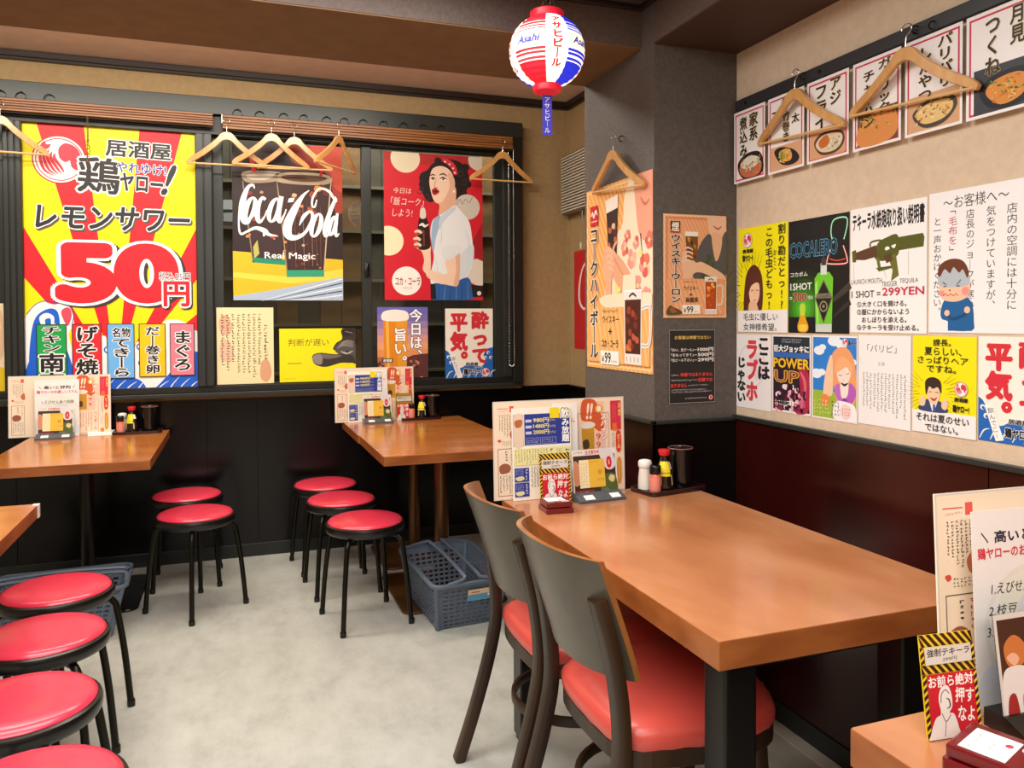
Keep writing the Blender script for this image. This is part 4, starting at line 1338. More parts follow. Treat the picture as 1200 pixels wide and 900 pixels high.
for i in range(14):
    u = 4+i*7
    a.poly([(u, 66), (u+3, 66), (u+14, 96), (u+11, 96)] if u < 82 else [(u, 66), (u+3, 66), (97, 90), (97, 96)], 'f3c17c', 'striped_ground')
a.blob([(30, 60), (100, 60), (100, 66), (60, 66.5), (30, 66)], KIM, 'kimono_picture')
a.rect(8, 9.5, 21, 20.5, 'c8202c', 'cola_badge'); a.stroke([(9.5, 15), (12, 13), (14, 16), (17, 12.5), (20, 15)], [1, 2, 1.2, 2, 1], 'f6efe8', 'cola_badge'); a.rect(9.5, 17.8, 19.5, 18.4, 'f0c8c4', 'cola_badge')
a.t('コークハイボール', 8, 23, 20.5, 94.5, '2c2020', .035, 'f6ead6', .06, vert=True)
a.t('ウイスキー', 28, 71, 54, 75, '3a2820', .01); a.t('+', 38, 78, 43, 81, '3a2820', .02); a.t('コカ・コーラ', 27, 84, 53, 88, '3a2820', .02)
a.scrib(28, 67.4, 54, 69.6, 16, 1, '4a3020', False, 1)
a.rect(25, 90, 54, 97.4, 'fbf4ea', 'price'); a.t('¥', 27, 93, 31, 96.4, '2a2020', .01, part='price'); a.t('99', 32, 91, 41.5, 96.6, '2a2020', .02, part='price'); a.scrib(42, 94.8, 53, 96.6, 8, 1, '2a2020', False, 1, 'price')
mug(a, 62, 58, 87, 96, '4a1c16', spots=('a03a28', '7a2a20', 'd8743a', 'c05a40'))
a.place('highball_poster', 'tall orange striped poster of a flowered kimono on the pillar left face', 'poster', (XPA-.002, 2.702, 1.164), RW)

a = Art(.26, .366, 'eda06e')
stripes(a, 'f0b58c', 6, 2.6)
a.frame_rect(1, .8, 99, 99.2, 1.6, 'f5d0a0', 'striped_ground'); a.frame_rect(5, 3.5, 95, 96.5, 1, 'c86a48', 'striped_ground')
a.blob([(70, 2), (96, 2), (98, 14), (86, 24), (76, 22)], 'eec0a4', 'drinker_picture')
a.stroke([(78, 10), (86, 13), (92, 10)], [1, 2.4, 1], 'b85048', 'drinker_picture')
a.blob([(50, 40), (60, 26), (72, 18), (80, 26), (88, 28), (100, 16), (99, 60), (86, 64), (60, 64), (48, 62), (44, 52)], '57545a', 'drinker_picture')
a.blob([(76, 18), (92, 20), (90, 36), (82, 44)], 'e8b496', 'drinker_picture')
for (x, y) in ((64, 46), (70, 54), (60, 58), (74, 48), (68, 40)):
    a.blob([(x, y), (x+5, y-2), (x+7, y+3), (x+2, y+5)], '40522e', 'drinker_picture', 3)
a.blob([(27, 44), (36, 36), (50, 46), (62, 46), (96, 58), (92, 64), (60, 56), (46, 58), (44, 68), (32, 68), (30, 54)], 'ecbc9e', 'drinker_picture')
a.poly([(34, 17), (54, 17), (53, 44), (37, 45)], '7a4a22', 'raised_glass'); a.poly([(33.5, 16.5), (54.5, 16.5), (54, 21), (34, 21)], 'f2ece4', 'raised_glass')
for i in range(6):
    a.blob([(37+i % 3*5, 22+i*3.4), (42+i % 3*4, 23+i*3.4), (40+i % 3*5, 27+i*3.2)], ['c8924a', '4a2a18'][i % 2], 'raised_glass', 3)
for i in range(4):
    a.stroke([(30, 34+i*4), (38, 32+i*4), (46, 34+i*4)], [1.4, 2.6, 1.6], 'f0c8ae', 'drinker_picture')
a.rect(4, 62, 96, 97, 'eda06e', 'striped_ground')
for i in range(14):
    u = 6+i*6.6
    if u < 76: a.poly([(u, 63), (u+2.6, 63), (u+20, 96), (u+17, 96)], 'f0b58c', 'striped_ground')
a.rect(11, 7, 26, 18, '2a2222', 'badge'); a.poly([(11, 18), (26, 18), (26, 13), (11, 15)], 'b83a30', 'badge'); a.t('煙', 13, 8, 24, 16.5, 'f0e8da', .03, part='badge')
a.t('ウイスキーウーロン', 12, 20, 26, 85, '2c2a34', .035, 'f8ecdc', .05, vert=True)
a.t('ウイスキー', 31, 69, 54, 73.5, '3a2820', .01); a.t('+', 40, 76, 45, 79, '3a2820', .02); a.t('烏龍茶', 34, 80, 54, 85, '3a2820', .02)
a.rect(29, 87.5, 57, 96, 'fbf4ea', 'price'); a.t('¥', 31, 90.5, 35, 95, '2a2020', .01, part='price'); a.t('99', 36, 88.8, 46, 95, '2a2020', .02, part='price'); a.scrib(47, 93, 56, 95, 7, 1, '2a2020', False, 1, 'price')
a.scrib(30, 64, 58, 66, 18, 1, '3a2820', False, 1)
mug(a, 64, 60, 84, 96.5, 'b8481c', spots=('e88a30', 'f4c470', 'c85a20'))
a.blob([(5, 92), (10, 88), (16, 90), (24, 92), (28, 96), (6, 97)], '5a4a2a', 'striped_ground'); a.blob([(9, 91), (14, 90), (20, 94), (12, 95)], '9a5a3a', 'striped_ground')
a.place('whisky_tea_poster', 'small orange poster of a drinker in a grey shirt, on the pillar front face', 'poster', (1.564, YP-.002, 1.362))

a = Art(.189, .261, '282524', th=.0012)
a.frame_rect(0, 0, 100, 100, 1.2, '9a938c', 'sleeve_edge')
a.t('お客様は神様ではない', 12, 8, 90, 13, 'e8c060', .02)
for i, (tx, pr) in enumerate((('「おい、生ビール」', '1000円'), ('「生もってきて」', '500円'), ('「生ビール下さい」', '299円'))):
    v = 25+i*7
    a.t(tx, 4, v, 52, v+4.2, 'f4efe8', .02); a.rect(53, v+2, 60, v+2.6, 'f4efe8', 'lettering'); a.t(pr, 62, v-.6, 96, v+4.6, 'f4efe8', .03)
a.t('神様ではありません', 24, 58.5, 94, 63.5, 'e8493c', .03); a.scrib(4, 60, 23, 63, 10, 1, 'f4efe8', False, 1)
a.t('奴隷では', 62, 66, 94, 71, 'e8493c', .03); a.scrib(4, 67, 61, 70, 26, 1, 'f4efe8', False, 1)
a.t('ありません', 3, 73, 38, 78, 'e8493c', .03); a.scrib(40, 74.5, 94, 77, 26, 1, 'f4efe8', False, 1)
a.scrib(4, 80, 96, 86, 40, 2, 'f4efe8', False, 1); a.scrib(34, 92, 84, 94.6, 20, 1, 'f4efe8', False, 1)
a.circ(90, 93, 5, 'c8383a', 'emblem'); a.circ(90, 93, 4, 'f0dcd4', 'emblem'); a.blob([(88, 91), (92, 91.5), (92.5, 94), (89, 95)], 'c8383a', 'emblem')
a.place('black_notice', 'black plastic-covered notice with white and red print, lower on the pillar', 'notice', (1.5515, YP-.002, 1.059))
# ------------------------------------------------------------------ right wall: slips on the rail
GS = 'pink-framed menu slips on the rail'
def dish(a, kind):
    k = a.W/a.H
    if kind == 'stew':
        a.blob([(12, 74), (40, 62), (82, 64), (96, 82), (86, 95), (30, 95)], '2c2420', 'dish_picture'); a.blob([(18, 80), (50, 70), (88, 78), (80, 94), (36, 94)], 'c9724c', 'dish_picture'); a.blob([(22, 74), (50, 66), (82, 72), (70, 82), (34, 82)], 'e8dcc4', 'dish_picture')
        cols = ['d9894e', 'efe4d0', 'b2573a', '9aa86a']; box = (22, 68, 84, 92)
    elif kind == 'roll':
        a.rect(6, 66, 94, 97, 'd9a47c', 'dish_picture'); a.blob([(18, 72), (40, 68), (74, 76), (88, 88), (70, 94), (38, 90)], '2a2622', 'dish_picture'); a.blob([(32, 74), (58, 72), (68, 82), (62, 88), (40, 86)], 'e8a04a', 'dish_picture')
        cols = ['f0c878', 'd9622e', '7a9a3a']; box = (36, 74, 60, 86)
    elif kind == 'fry':
        a.rect(8, 60, 92, 96, 'd9a276', 'dish_picture'); a.blob([(18, 76), (40, 66), (84, 70), (90, 84), (70, 94), (34, 92)], '5a4434', 'dish_picture'); a.blob([(22, 78), (44, 69), (82, 73), (84, 84), (66, 91), (36, 89)], 'e2c8a8', 'dish_picture')
        a.blob([(30, 76), (48, 70), (56, 78), (48, 84), (34, 84)], 'c66a2e', 'dish_picture'); cols = ['f0ead8', 'e8e0c0', 'd8cfa0']; box = (54, 76, 78, 88)
    elif kind == 'garlic':
        a.rect(10, 58, 94, 96, '6a4a34', 'dish_picture'); a.blob([(10, 78), (40, 62), (86, 64), (94, 86), (70, 97), (16, 96)], 'd98c4c', 'dish_picture'); cols = ['d9c04a', '7c9a3a', 'e0b060', 'c46a34', '3a3a20']; box = (18, 62, 86, 80)
    elif kind == 'chips':
        a.rect(6, 60, 96, 97, 'd6a37a', 'dish_picture'); a.blob([(14, 78), (44, 66), (82, 68), (92, 80), (70, 94), (34, 94)], '4a4038', 'dish_picture'); a.blob([(20, 78), (46, 70), (80, 72), (84, 82), (66, 90), (34, 90)], 'e4bf7a', 'dish_picture'); cols = ['f0d49a', 'd9a050', 'c8843c', 'f6e4b8']; box = (24, 68, 78, 88)
    else:
        a.rect(12, 54, 100, 97, '3a3a40', 'dish_picture'); a.blob([(20, 76), (40, 64), (84, 62), (104, 78), (84, 94), (40, 94)], '17181c', 'dish_picture'); a.blob([(30, 78), (44, 68), (76, 66), (92, 74), (82, 88), (52, 92)], 'd98a34', 'dish_picture'); cols = ['f0ac4a', 'c86e24', 'e8c070', '5a8a3a']; box = (38, 68, 84, 88)
    r = random.Random(kind)
    for i in range(34):
        x, y = r.uniform(box[0], box[2]), r.uniform(box[1], box[3])
        d = r.uniform(3, 8)
        a.stroke([(x, y), (x+d*r.uniform(-1, 1), y+d*k*r.uniform(-.6, .6)), (x+d*1.4*r.uniform(-1, 1), y+d*k*r.uniform(-1, 1))], [1, 2.2, .8], r.choice(cols), 'dish_picture')
slips = [('stew', [('家系', 52, 78, 8, 46), ('煮込み', 20, 44, 10, 64)], 2.413, 2.240, 'simmered dish, nearest the pillar'),
         ('roll', [('半', 40, 60, 4, 14), ('太', 68, 88, 30, 42), ('竹巻き', 42, 62, 24, 62), ('玉', 12, 30, 20, 34)], 2.223, 2.047, 'rolled omelette on a dark leaf-shaped dish'),
         ('fry', [('アジ', 58, 82, 6, 36), ('フライ', 22, 48, 10, 60)], 2.033, 1.856, 'fried fish on a round plate'),
         ('garlic', [('ガーリック', 56, 80, 6, 64), ('チャーハン', 24, 46, 14, 76)], 1.839, 1.665, 'garlic rice on a wooden ground'),
         ('chips', [('パリパリ', 60, 84, 6, 58), ('したやつ', 26, 48, 12, 66)], 1.651, 1.475, 'pile of golden crisps on a plate'),
         ('egg', [('月見', 66, 86, 6, 40), ('つくね', 30, 52, 10, 62)], 1.464, 1.287, 'minced patty on a black plate')]
for kind, cols_, yl, yr, lab in slips:
    a = Art(yl-yr, .252, 'f3ece8')
    a.frame_rect(4.5, 3.6, 95.5, 97.0, 3.0, 'cf2f55', 'pink_frame')
    dish(a, kind)
    for (tx, u0, u1, v0, v1) in cols_:
        a.t(tx, u0, v0, u1, v1, '2a211c', .025, 'e9c98a', .015, vert=len(tx) > 1)
    on_right(a, 'menu_slip', 'pink-framed menu slip showing a '+lab, 'menu slip', (yl+yr)/2, 1.841, GS).location.x = XR-.021

# ------------------------------------------------------------------ right wall: upper row
a = Art(.268, .369, 'f2e60c')
for i in range(40):
    an = 2*PI*i/40
    r0_, r1_ = 26+(i % 3)*4, 50
    p = [(30+r*math.cos(an), 58+r*.72*math.sin(an)) for r in (r0_, r1_)]
    if p[1][0] < 58:
        a.stroke(p, [.9, .1], '5a560c', 'speed_lines', False)
a.blob([(14, 56), (20, 42), (34, 36), (48, 44), (52, 60), (50, 78), (40, 84), (36, 70), (24, 72), (18, 84), (12, 80)], '5a2c20', 'woman_picture')
a.blob([(24, 54), (34, 50), (44, 54), (45, 66), (38, 74), (30, 74), (24, 66)], 'f2c6a4', 'woman_picture')
a.blob([(22, 52), (30, 46), (40, 48), (48, 56), (40, 53), (28, 56), (22, 64)], '5a2c20', 'woman_picture')
a.blob([(26, 72), (38, 72), (44, 82), (46, 96), (20, 96), (22, 82)], 'e8b89a', 'woman_picture'); a.blob([(4, 97), (8, 84), (20, 78), (26, 84), (26, 97)], '2a4aa6', 'woman_picture'); a.blob([(42, 80), (48, 84), (48, 97), (42, 97)], '2a4aa6', 'woman_picture'); a.rect(26, 84, 42, 97, 'e8e4e0', 'woman_picture')
a.stroke([(26, 76), (33, 84), (42, 76)], 1.0, 'd8c8a8', 'woman_picture')
a.stroke([(28, 61), (31, 60), (33, 61)], .9, '3a2018', 'woman_picture'); a.stroke([(38, 61), (40, 60), (43, 61)], .9, '3a2018', 'woman_picture'); a.stroke([(33, 69), (36, 70), (38, 69)], .9, 'b04038', 'woman_picture'); a.stroke([(36, 62), (37, 66)], .4, 'c88a70', 'woman_picture', False)
a.rect(0, 79.4, 100, 100, 'f0ece8', 'caption_panel')
hen_emblem(a, 20, 12, 10)
a.t('居酒屋', 10, 20.5, 32, 24, '1f1c1e', .04); a.t('鶏ヤロー!', 10, 26, 32, 32, '1f1c1e', .05, 'f2e60c', .02)
a.t('割り勘だとっ!?', 82, 1.5, 96, 78, '1f1c14', .012, vert=True); a.t('この毛虫どもっ!', 58, 4, 72, 78, '1f1c14', .012, vert=True); a.t('おとこ', 73.5, 24, 79, 42, '1f1c14', .0, vert=True)
a.t('毛虫に優しい', 12, 82, 82, 89, '28242a', .008); a.t('女神様希望。', 12, 91.5, 80, 98.5, '28242a', .008)
on_right(a, 'caterpillar_notice', 'yellow and white sheet with a long-haired woman drawn amid rays', 'notice', 2.2805, 1.311)

a = Art(.27, .363, '141414')
for i in range(8):
    a.circ(26, 78, 46-i*5.5, ['16220f', '1c3010', '244412', '2c5a15', '36741a', '40901f', '4aa826', '58bc30'][i], 'green_glow')
a.stroke([(60, 78), (80, 70), (102, 60)], [3, 6, 8], '3a3a30', 'green_glow'); a.stroke([(66, 92), (84, 82), (102, 74)], [2, 4, 6], '2e2c26', 'green_glow')
a.rect(0, 86, 100, 100, '14181c', 'green_glow')
a.stroke([(76, 24), (72, 15), (76, 5), (94, 4), (97, 10), (92, 22)], 2.2, '2fa868', 'neon_flask'); a.stroke([(76, 24), (72, 15), (76, 5), (94, 4), (97, 10), (92, 22)], .9, 'd8f4e4', 'neon_flask')
a.stroke([(72, 28), (66, 38), (68, 41), (94, 42), (97, 38), (91, 27)], 2.2, 'd04438', 'neon_flask'); a.stroke([(72, 28), (66, 38), (68, 41), (94, 42), (97, 38), (91, 27)], .9, 'fbe4dc', 'neon_flask'); a.stroke([(70, 37), (82, 39), (95, 38)], 1.4, 'd04438', 'neon_flask')
a.t('COCALERO', 3, 20, 82, 33, '1a2a34', .02, '5ab4dc', .025)
a.t('コカボム', 4, 46, 34, 50, 'f0f0ea', .01, vert=False); a.t('1SHOT', 4, 56, 41, 62, 'f4f4f0', .01); a.t('=', 3, 68, 7, 70, 'f4f4f0', .01); a.t('700', 9, 65, 32, 72, '8a2a22', .02, 'f0a898', .03); a.t('YEN', 34, 67.5, 43, 70.5, 'f4f4f0', 0)
a.poly([(46, 53), (52, 48), (70, 48), (76, 53), (74, 97), (48, 97)], '6cc42a', 'bottle_picture'); a.poly([(48, 92), (74, 92), (74, 99), (48, 99)], 'c8d0c4', 'bottle_picture'); a.rect(56, 40, 66, 50, 'd0d8cc', 'bottle_picture'); a.rect(57, 36, 65, 42, '3a3a3a', 'bottle_picture'); a.stroke([(61, 36), (61, 28)], 1.4, '55585a', 'bottle_picture', False)
a.poly([(47, 58), (51, 54), (53, 90), (50, 94)], 'a0e060', 'bottle_picture')
a.poly([(61, 54), (75, 70), (61, 92), (47, 70)], '6a6450', 'bottle_picture'); a.poly([(61, 56), (73.5, 70), (61, 90), (48.5, 70)], '1c1c1a', 'bottle_picture'); a.rect(49, 66, 73.5, 70, '8c8468', 'bottle_picture'); a.t('COCALERO', 50, 66.6, 72.5, 69.4, '141414', .02, part='bottle_picture'); a.circ(61, 77, 6.5, '8c8468', 'bottle_picture'); a.circ(61, 77, 4.6, '1c1c1a', 'bottle_picture'); a.circ(61, 77, 2, '8c8468', 'bottle_picture')
a.blob([(22, 76), (30, 76), (31, 86), (36, 94), (33, 99), (20, 99), (17, 94), (21, 86)], 'e0a01c', 'shot_glass'); a.blob([(22, 75), (30, 75), (30, 84), (22, 84)], 'b8d840', 'shot_glass'); a.blob([(20, 93), (33, 93), (32, 98), (21, 98)], 'f4c84a', 'shot_glass')
on_right(a, 'liqueur_poster', 'black and green poster with a green liqueur bottle and neon outline', 'poster', 2.008, 1.312)

a = Art(.272, .362, 'f3eeea')
a.t('テキーラ水鉄砲取り扱い説明書', 3, 4, 97, 18, '1c1a1a', .035)
GUN, GUN2, GUN3 = '55591e', '6a6a2c', '5c3c26'
a.poly([(62, 27), (95, 26), (97, 29), (96, 36), (64, 37)], GUN, 'water_gun_picture'); a.blob([(38, 30), (50, 26), (64, 25), (66, 38), (60, 42), (46, 44), (34, 41)], GUN, 'water_gun_picture')
a.poly([(3, 36), (36, 31), (38, 40), (20, 42), (5, 41)], GUN3, 'water_gun_picture'); a.poly([(2, 34), (8, 33), (8, 43), (3, 43)], GUN, 'water_gun_picture'); a.stroke([(28, 32), (29, 28.5), (40, 27.5), (44, 29)], 2, GUN, 'water_gun_picture')
a.poly([(36, 41), (40, 41), (43, 50), (39, 50)], GUN2, 'water_gun_picture'); a.poly([(36, 49), (58, 48), (57, 50), (40, 52)], GUN, 'water_gun_picture'); a.poly([(52, 41), (62, 39), (66, 56), (56, 60), (58, 52)], GUN2, 'water_gun_picture')
a.blob([(48, 34), (52, 33), (54, 35), (49, 36)], 'f3eeea', 'water_gun_picture'); a.blob([(56, 33), (62, 32), (60, 35)], 'f3eeea', 'water_gun_picture'); a.poly([(46, 40), (56, 38), (58, 44), (50, 46)], GUN3, 'water_gun_picture')
for (p, q) in (((5, 44), (5, 57)), ((46, 50), (50, 58)), ((78, 38), (78, 56))):
    a.stroke([p, q], .35, '9a9690', 'lettering', False)
a.t('LAUNCH MOUTH', 1.5, 57, 44, 61, '6a6664', 0); a.t('TRIGGER', 44, 60, 64, 64, '6a6664', 0); a.t('TEQUILA', 67, 58.5, 90, 62.5, '6a6664', 0)
a.t('1 SHOT =', 2, 66.5, 42, 72, '2a2628', .01); a.t('299YEN', 45, 65, 97, 71, 'c23048', .02)
a.t('①大きく口を開ける。', 10, 75, 76, 79.5, '2a2628', .012); a.t('②服にかからないよう', 10, 81.3, 79, 85.8, '2a2628', .012); a.t('おしぼりを添える。', 17, 87.5, 76, 92, '2a2628', .012); a.t('③テキーラを受け止める。', 10, 93.6, 91, 98, '2a2628', .012)
on_right(a, 'water_gun_notice', 'white instruction sheet with an olive green water gun picture', 'notice', 1.7315, 1.3165)

a = Art(.268, .363, 'f2edea')
tx = '2c282a'
a.t('〜お客様へ〜', 16, 4, 84, 13, tx, .0, rot=0)
for (s_, u0, v0, u1, v1) in (('店内の空調には十分に', 82, 15, 92, 84), ('気をつけていますが、', 62, 15, 71.5, 80), ('店長のジョークが寒い時は', 41, 15, 50, 97), ('と一声おかけください。', 5, 18, 14, 84)):
    a.t(s_, u0, v0, u1, v1, tx, .0, vert=True)
a.t('「', 24, 14.5, 30, 17, tx, 0, vert=True); a.t('毛布を', 22, 18.5, 31.5, 38, 'c03048', .005, vert=True); a.t('」', 23, 39, 28, 42, tx, 0, vert=True)
BLUE = '1f6098'
a.blob([(14, 84), (20, 76), (40, 75), (48, 80), (50, 92), (48, 98), (24, 98), (22, 92), (15, 90)], BLUE, 'shivering_boy_picture')
a.rect(22, 90, 48, 98.5, BLUE, 'shivering_boy_picture')
a.blob([(12, 68), (12, 58), (24, 54), (40, 56), (46, 64), (44, 74), (32, 78), (18, 77), (13, 73)], 'f3c2a0', 'shivering_boy_picture')
a.blob([(12, 66), (13, 56), (26, 53), (42, 57), (45, 66), (30, 68)], 'b4bcc2', 'shivering_boy_picture')
a.blob([(10, 58), (14, 51), (26, 48), (38, 50), (44, 57), (43, 62), (38, 56), (34, 58), (28, 54), (24, 58), (18, 55), (13, 60)], '6a3a24', 'shivering_boy_picture')
a.circ(15, 72, 3, 'f0948c', 'shivering_boy_picture'); a.circ(41, 71, 4, 'f0948c', 'shivering_boy_picture')
a.stroke([(16, 74), (19, 72.5), (22, 74), (25, 72.5), (28, 74), (31, 72.5), (33, 74)], .8, 'b83a34', 'shivering_boy_picture', False)
a.stroke([(16, 64), (20, 66)], .9, '2a3a4a', 'shivering_boy_picture', False); a.stroke([(36, 63), (32, 66)], .9, '2a3a4a', 'shivering_boy_picture', False); a.stroke([(17, 67.5), (20, 67)], 1, '2a3a4a', 'shivering_boy_picture', False); a.stroke([(31, 67), (35, 67.4)], 1, '2a3a4a', 'shivering_boy_picture', False); a.circ(24, 70, .9, '7a5a4a', 'shivering_boy_picture')
a.stroke([(18, 84), (26, 90), (38, 88), (46, 84)], [2, 3, 3, 2], '174a78', 'shivering_boy_picture'); a.circ(21, 86, 3, 'f3c2a0', 'shivering_boy_picture'); a.circ(43, 84, 3.2, 'f3c2a0', 'shivering_boy_picture')
on_right(a, 'blanket_notice', 'white sheet with vertical writing and a shivering boy in blue', 'notice', 1.4545, 1.32)

# ------------------------------------------------------------------ right wall: lower row
a = Art(.194, .262, 'efe9e6')
a.circ(44, 42, 40, 'e6d4d4', 'faint_emblem'); a.circ(44, 42, 37, 'efe9e6', 'faint_emblem'); a.blob([(40, 30), (60, 24), (80, 40), (70, 60), (50, 56)], 'ead8d8', 'faint_emblem')
a.t('ここは', 66, 5, 95, 58, '29252a', .06, vert=True); a.t('ラブホ', 31, 9, 62, 88, 'd5404c', .06, vert=True); a.t('じゃない', 4, 32, 26, 92, '29252a', .06, vert=True)
on_right(a, 'slogan_sheet', 'white sheet of heavy red and black characters, left end of the lower row', 'notice', 2.328, 1.040)

a = Art(.189, .257, 'f0e8e6')
a.rect(3, 2, 97, 97, '30202c', 'backdrop'); a.rect(3, 2, 97, 24, '24303c', 'backdrop'); a.rect(3, 22, 97, 29, '3a66b0', 'backdrop')
a.blob([(70, 40), (94, 46), (97, 80), (90, 97), (60, 97), (74, 70)], 'b02c48', 'backdrop'); a.stroke([(74, 46), (86, 60), (84, 90)], [4, 7, 3], 'd86a78', 'backdrop')
a.scrib(26, 4, 78, 10, 14, 2, 'e8eef0', False, 1); a.t('巨大ジョッキに', 6, 13, 95, 21.5, 'fbf6ee', .04)
a.t('POWER', 4, 30, 96, 42, 'f0c02c', .03, '6a3a10', .03); a.t('UP', 8, 46, 70, 61, '8a3a3a', .0, 'f0c040', .04)
rr = random.Random(9)
for i in range(46):
    x, y = rr.uniform(6, 84), rr.uniform(64, 95)
    a.blob([(x, y), (x+rr.uniform(4, 10), y+rr.uniform(-2, 2)), (x+6, y+5), (x, y+4)], rr.choice(['e8a8b8', 'd06a88', '4a1a30', 'f4dce0', '8a2a4a', 'c8486a', '30142a']), 'cheerleader_crowd', 3)
a.scrib(8, 84, 40, 92, 6, 2, 'fbf6ee', False, 1); a.t('二階建て', 40, 84, 66, 90, 'fbf6ee', .03)
on_right(a, 'power_up_poster', 'dark magenta poster with yellow block capitals above a pink crowd', 'poster', 2.1305, 1.046)

a = Art(.191, .259, 'f0ebe8')
a.rect(2, 2, 98, 98, '2f7fd0', 'sky'); a.rect(2, 66, 98, 98, '9ab83a', 'sky')
for (x, y, r) in ((50, 6, 14), (66, 10, 12), (16, 18, 12), (24, 14, 8), (10, 46, 13), (22, 44, 9), (88, 30, 10), (56, 26, 9)):
    a.circ(x, y, r, 'e9eef4', 'sky', rv=r*.45)
a.blob([(46, 22), (60, 14), (78, 14), (92, 26), (98, 48), (97, 72), (88, 80), (60, 80), (50, 60), (46, 40)], 'eaa06a', 'girl_picture')
a.blob([(56, 40), (64, 34), (80, 36), (86, 44), (80, 54), (70, 57), (60, 52)], 'f6dccc', 'girl_picture'); a.blob([(52, 42), (58, 28), (72, 24), (88, 34), (88, 44), (78, 36), (70, 38), (60, 42)], 'efae78', 'girl_picture')
a.stroke([(60, 45), (64, 46.5), (68, 45)], .9, '6a3a34', 'girl_picture'); a.stroke([(76, 43), (80, 44), (83, 42)], .9, '6a3a34', 'girl_picture'); a.stroke([(70, 51), (73, 51.5)], .7, 'b0504a', 'girl_picture', False)
a.blob([(66, 54), (80, 54), (82, 72), (64, 74)], 'f6e2d4', 'girl_picture'); a.stroke([(66, 54.5), (73, 57), (80, 54.5)], [2, 4, 2], '2a2028', 'girl_picture')
a.blob([(52, 60), (62, 56), (66, 70), (74, 76), (66, 80), (54, 70)], 'c06ac0', 'girl_picture'); a.blob([(96, 60), (84, 54), (80, 68), (72, 76), (84, 80), (96, 70)], 'b85cb8', 'girl_picture'); a.blob([(68, 74), (76, 72), (80, 78), (72, 82), (66, 80)], '8a3a9a', 'girl_picture')
a.blob([(52, 98), (50, 82), (60, 76), (90, 78), (98, 86), (98, 98)], 'f4eef0', 'girl_picture')
a.blob([(26, 70), (30, 48), (40, 26), (46, 24), (48, 40), (48, 66), (42, 72), (30, 72)], 'f0c8a4', 'girl_picture'); a.blob([(22, 72), (32, 70), (40, 74), (36, 84), (22, 82)], 'e88a4a', 'girl_picture')
a.scrib(4, 76, 42, 95, 6, 4, 'f4f0a8', False, 1); a.scrib(44, 76, 64, 95, 3, 4, '6a4a5a', False, 1); a.circ(76, 88, 12, 'f2d2cc', 'lettering'); a.scrib(68, 83, 86, 93, 4, 3, 'c8404a', False, 1)
hen_emblem(a, 74, 7, 6); a.t('鶏ヤロー!', 82, 5, 97, 11, '1f1c1e', .04, 'f0ebe8', .03)
on_right(a, 'illustrated_poster', 'poster of a drawn girl with long orange hair against blue sky', 'poster', 1.934, 1.046)

a = Art(.189, .258, 'efeae7')
a.t('「パリピ」', 18, 10, 74, 19, '4a4648', 0); a.t('とは', 40, 29, 52, 33, '4a4648', 0)
a.scrib(8, 41, 94, 94, 12, 22, '6a6668', True, .9)
on_right(a, 'definition_sheet', 'plain white sheet of fine vertical print under a bracketed heading', 'notice', 1.7405, 1.051)

a = Art(.193, .256, 'f0e312')
for i in range(44):
    an = 2*PI*i/44
    p = [(34+r*math.cos(an), 58+r*.75*math.sin(an)) for r in (22+(i % 3)*4, 46)]
    if p[1][1] > 32: a.stroke(p, [.9, .1], 'a89c0a', 'speed_lines', False)
a.rect(0, 77, 100, 100, 'f0ebe8', 'caption_panel')
a.blob([(12, 77), (18, 68), (32, 64), (50, 68), (56, 77)], '3a4668', 'clerk_picture'); a.poly([(28, 66), (42, 66), (36, 77), (33, 77)], 'f0ecec', 'clerk_picture'); a.poly([(34, 68), (38, 68), (38, 77), (34, 77)], '3a62a8', 'clerk_picture')
a.blob([(24, 54), (34, 49), (44, 54), (44, 64), (36, 70), (27, 66)], 'f2c8a8', 'clerk_picture'); a.blob([(22, 58), (22, 46), (34, 42), (46, 46), (47, 58), (42, 52), (34, 54), (28, 52), (24, 60)], '3a2a22', 'clerk_picture')
a.stroke([(27, 58), (30, 57), (32, 58)], .9, '2a1a18', 'clerk_picture'); a.stroke([(38, 58), (40, 57), (43, 58)], .9, '2a1a18', 'clerk_picture'); a.blob([(30, 63), (36, 64), (41, 62), (38, 66), (33, 66)], 'b8443c', 'clerk_picture')
a.blob([(12, 66), (18, 62), (22, 66), (20, 72), (13, 72)], 'f2c8a8', 'clerk_picture'); a.blob([(48, 68), (54, 62), (58, 68), (55, 74), (49, 73)], 'f2c8a8', 'clerk_picture')
a.t('課長。', 34, 3, 62, 10, '1f1d1c', .01); a.t('夏らしい、', 20, 11.5, 78, 19.5, '1f1d1c', .01); a.t('さっぱりヘア', 9, 20.5, 88, 28, '1f1d1c', .01); a.t('ですね。', 24, 29.5, 70, 37, '1f1d1c', .01)
hen_emblem(a, 78, 52, 10); a.t('居酒屋', 68, 60.5, 88, 64.5, '1f1c1e', .04); a.t('鶏ヤロー!', 66, 68, 90, 75, '1f1c1e', .05)
a.t('それは夏のせい', 7, 80, 90, 88, '28242a', .01); a.t('ではない。', 22, 90, 74, 97.5, '28242a', .01)
on_right(a, 'haircut_notice', 'yellow and white sheet with a drawn young office clerk', 'notice', 1.5425, 1.0545)
on_right(drunk_art(.193, .255), 'drinking_poster', 'white poster with red characters over blue waves on the right wall', 'poster', 1.344, 1.058)
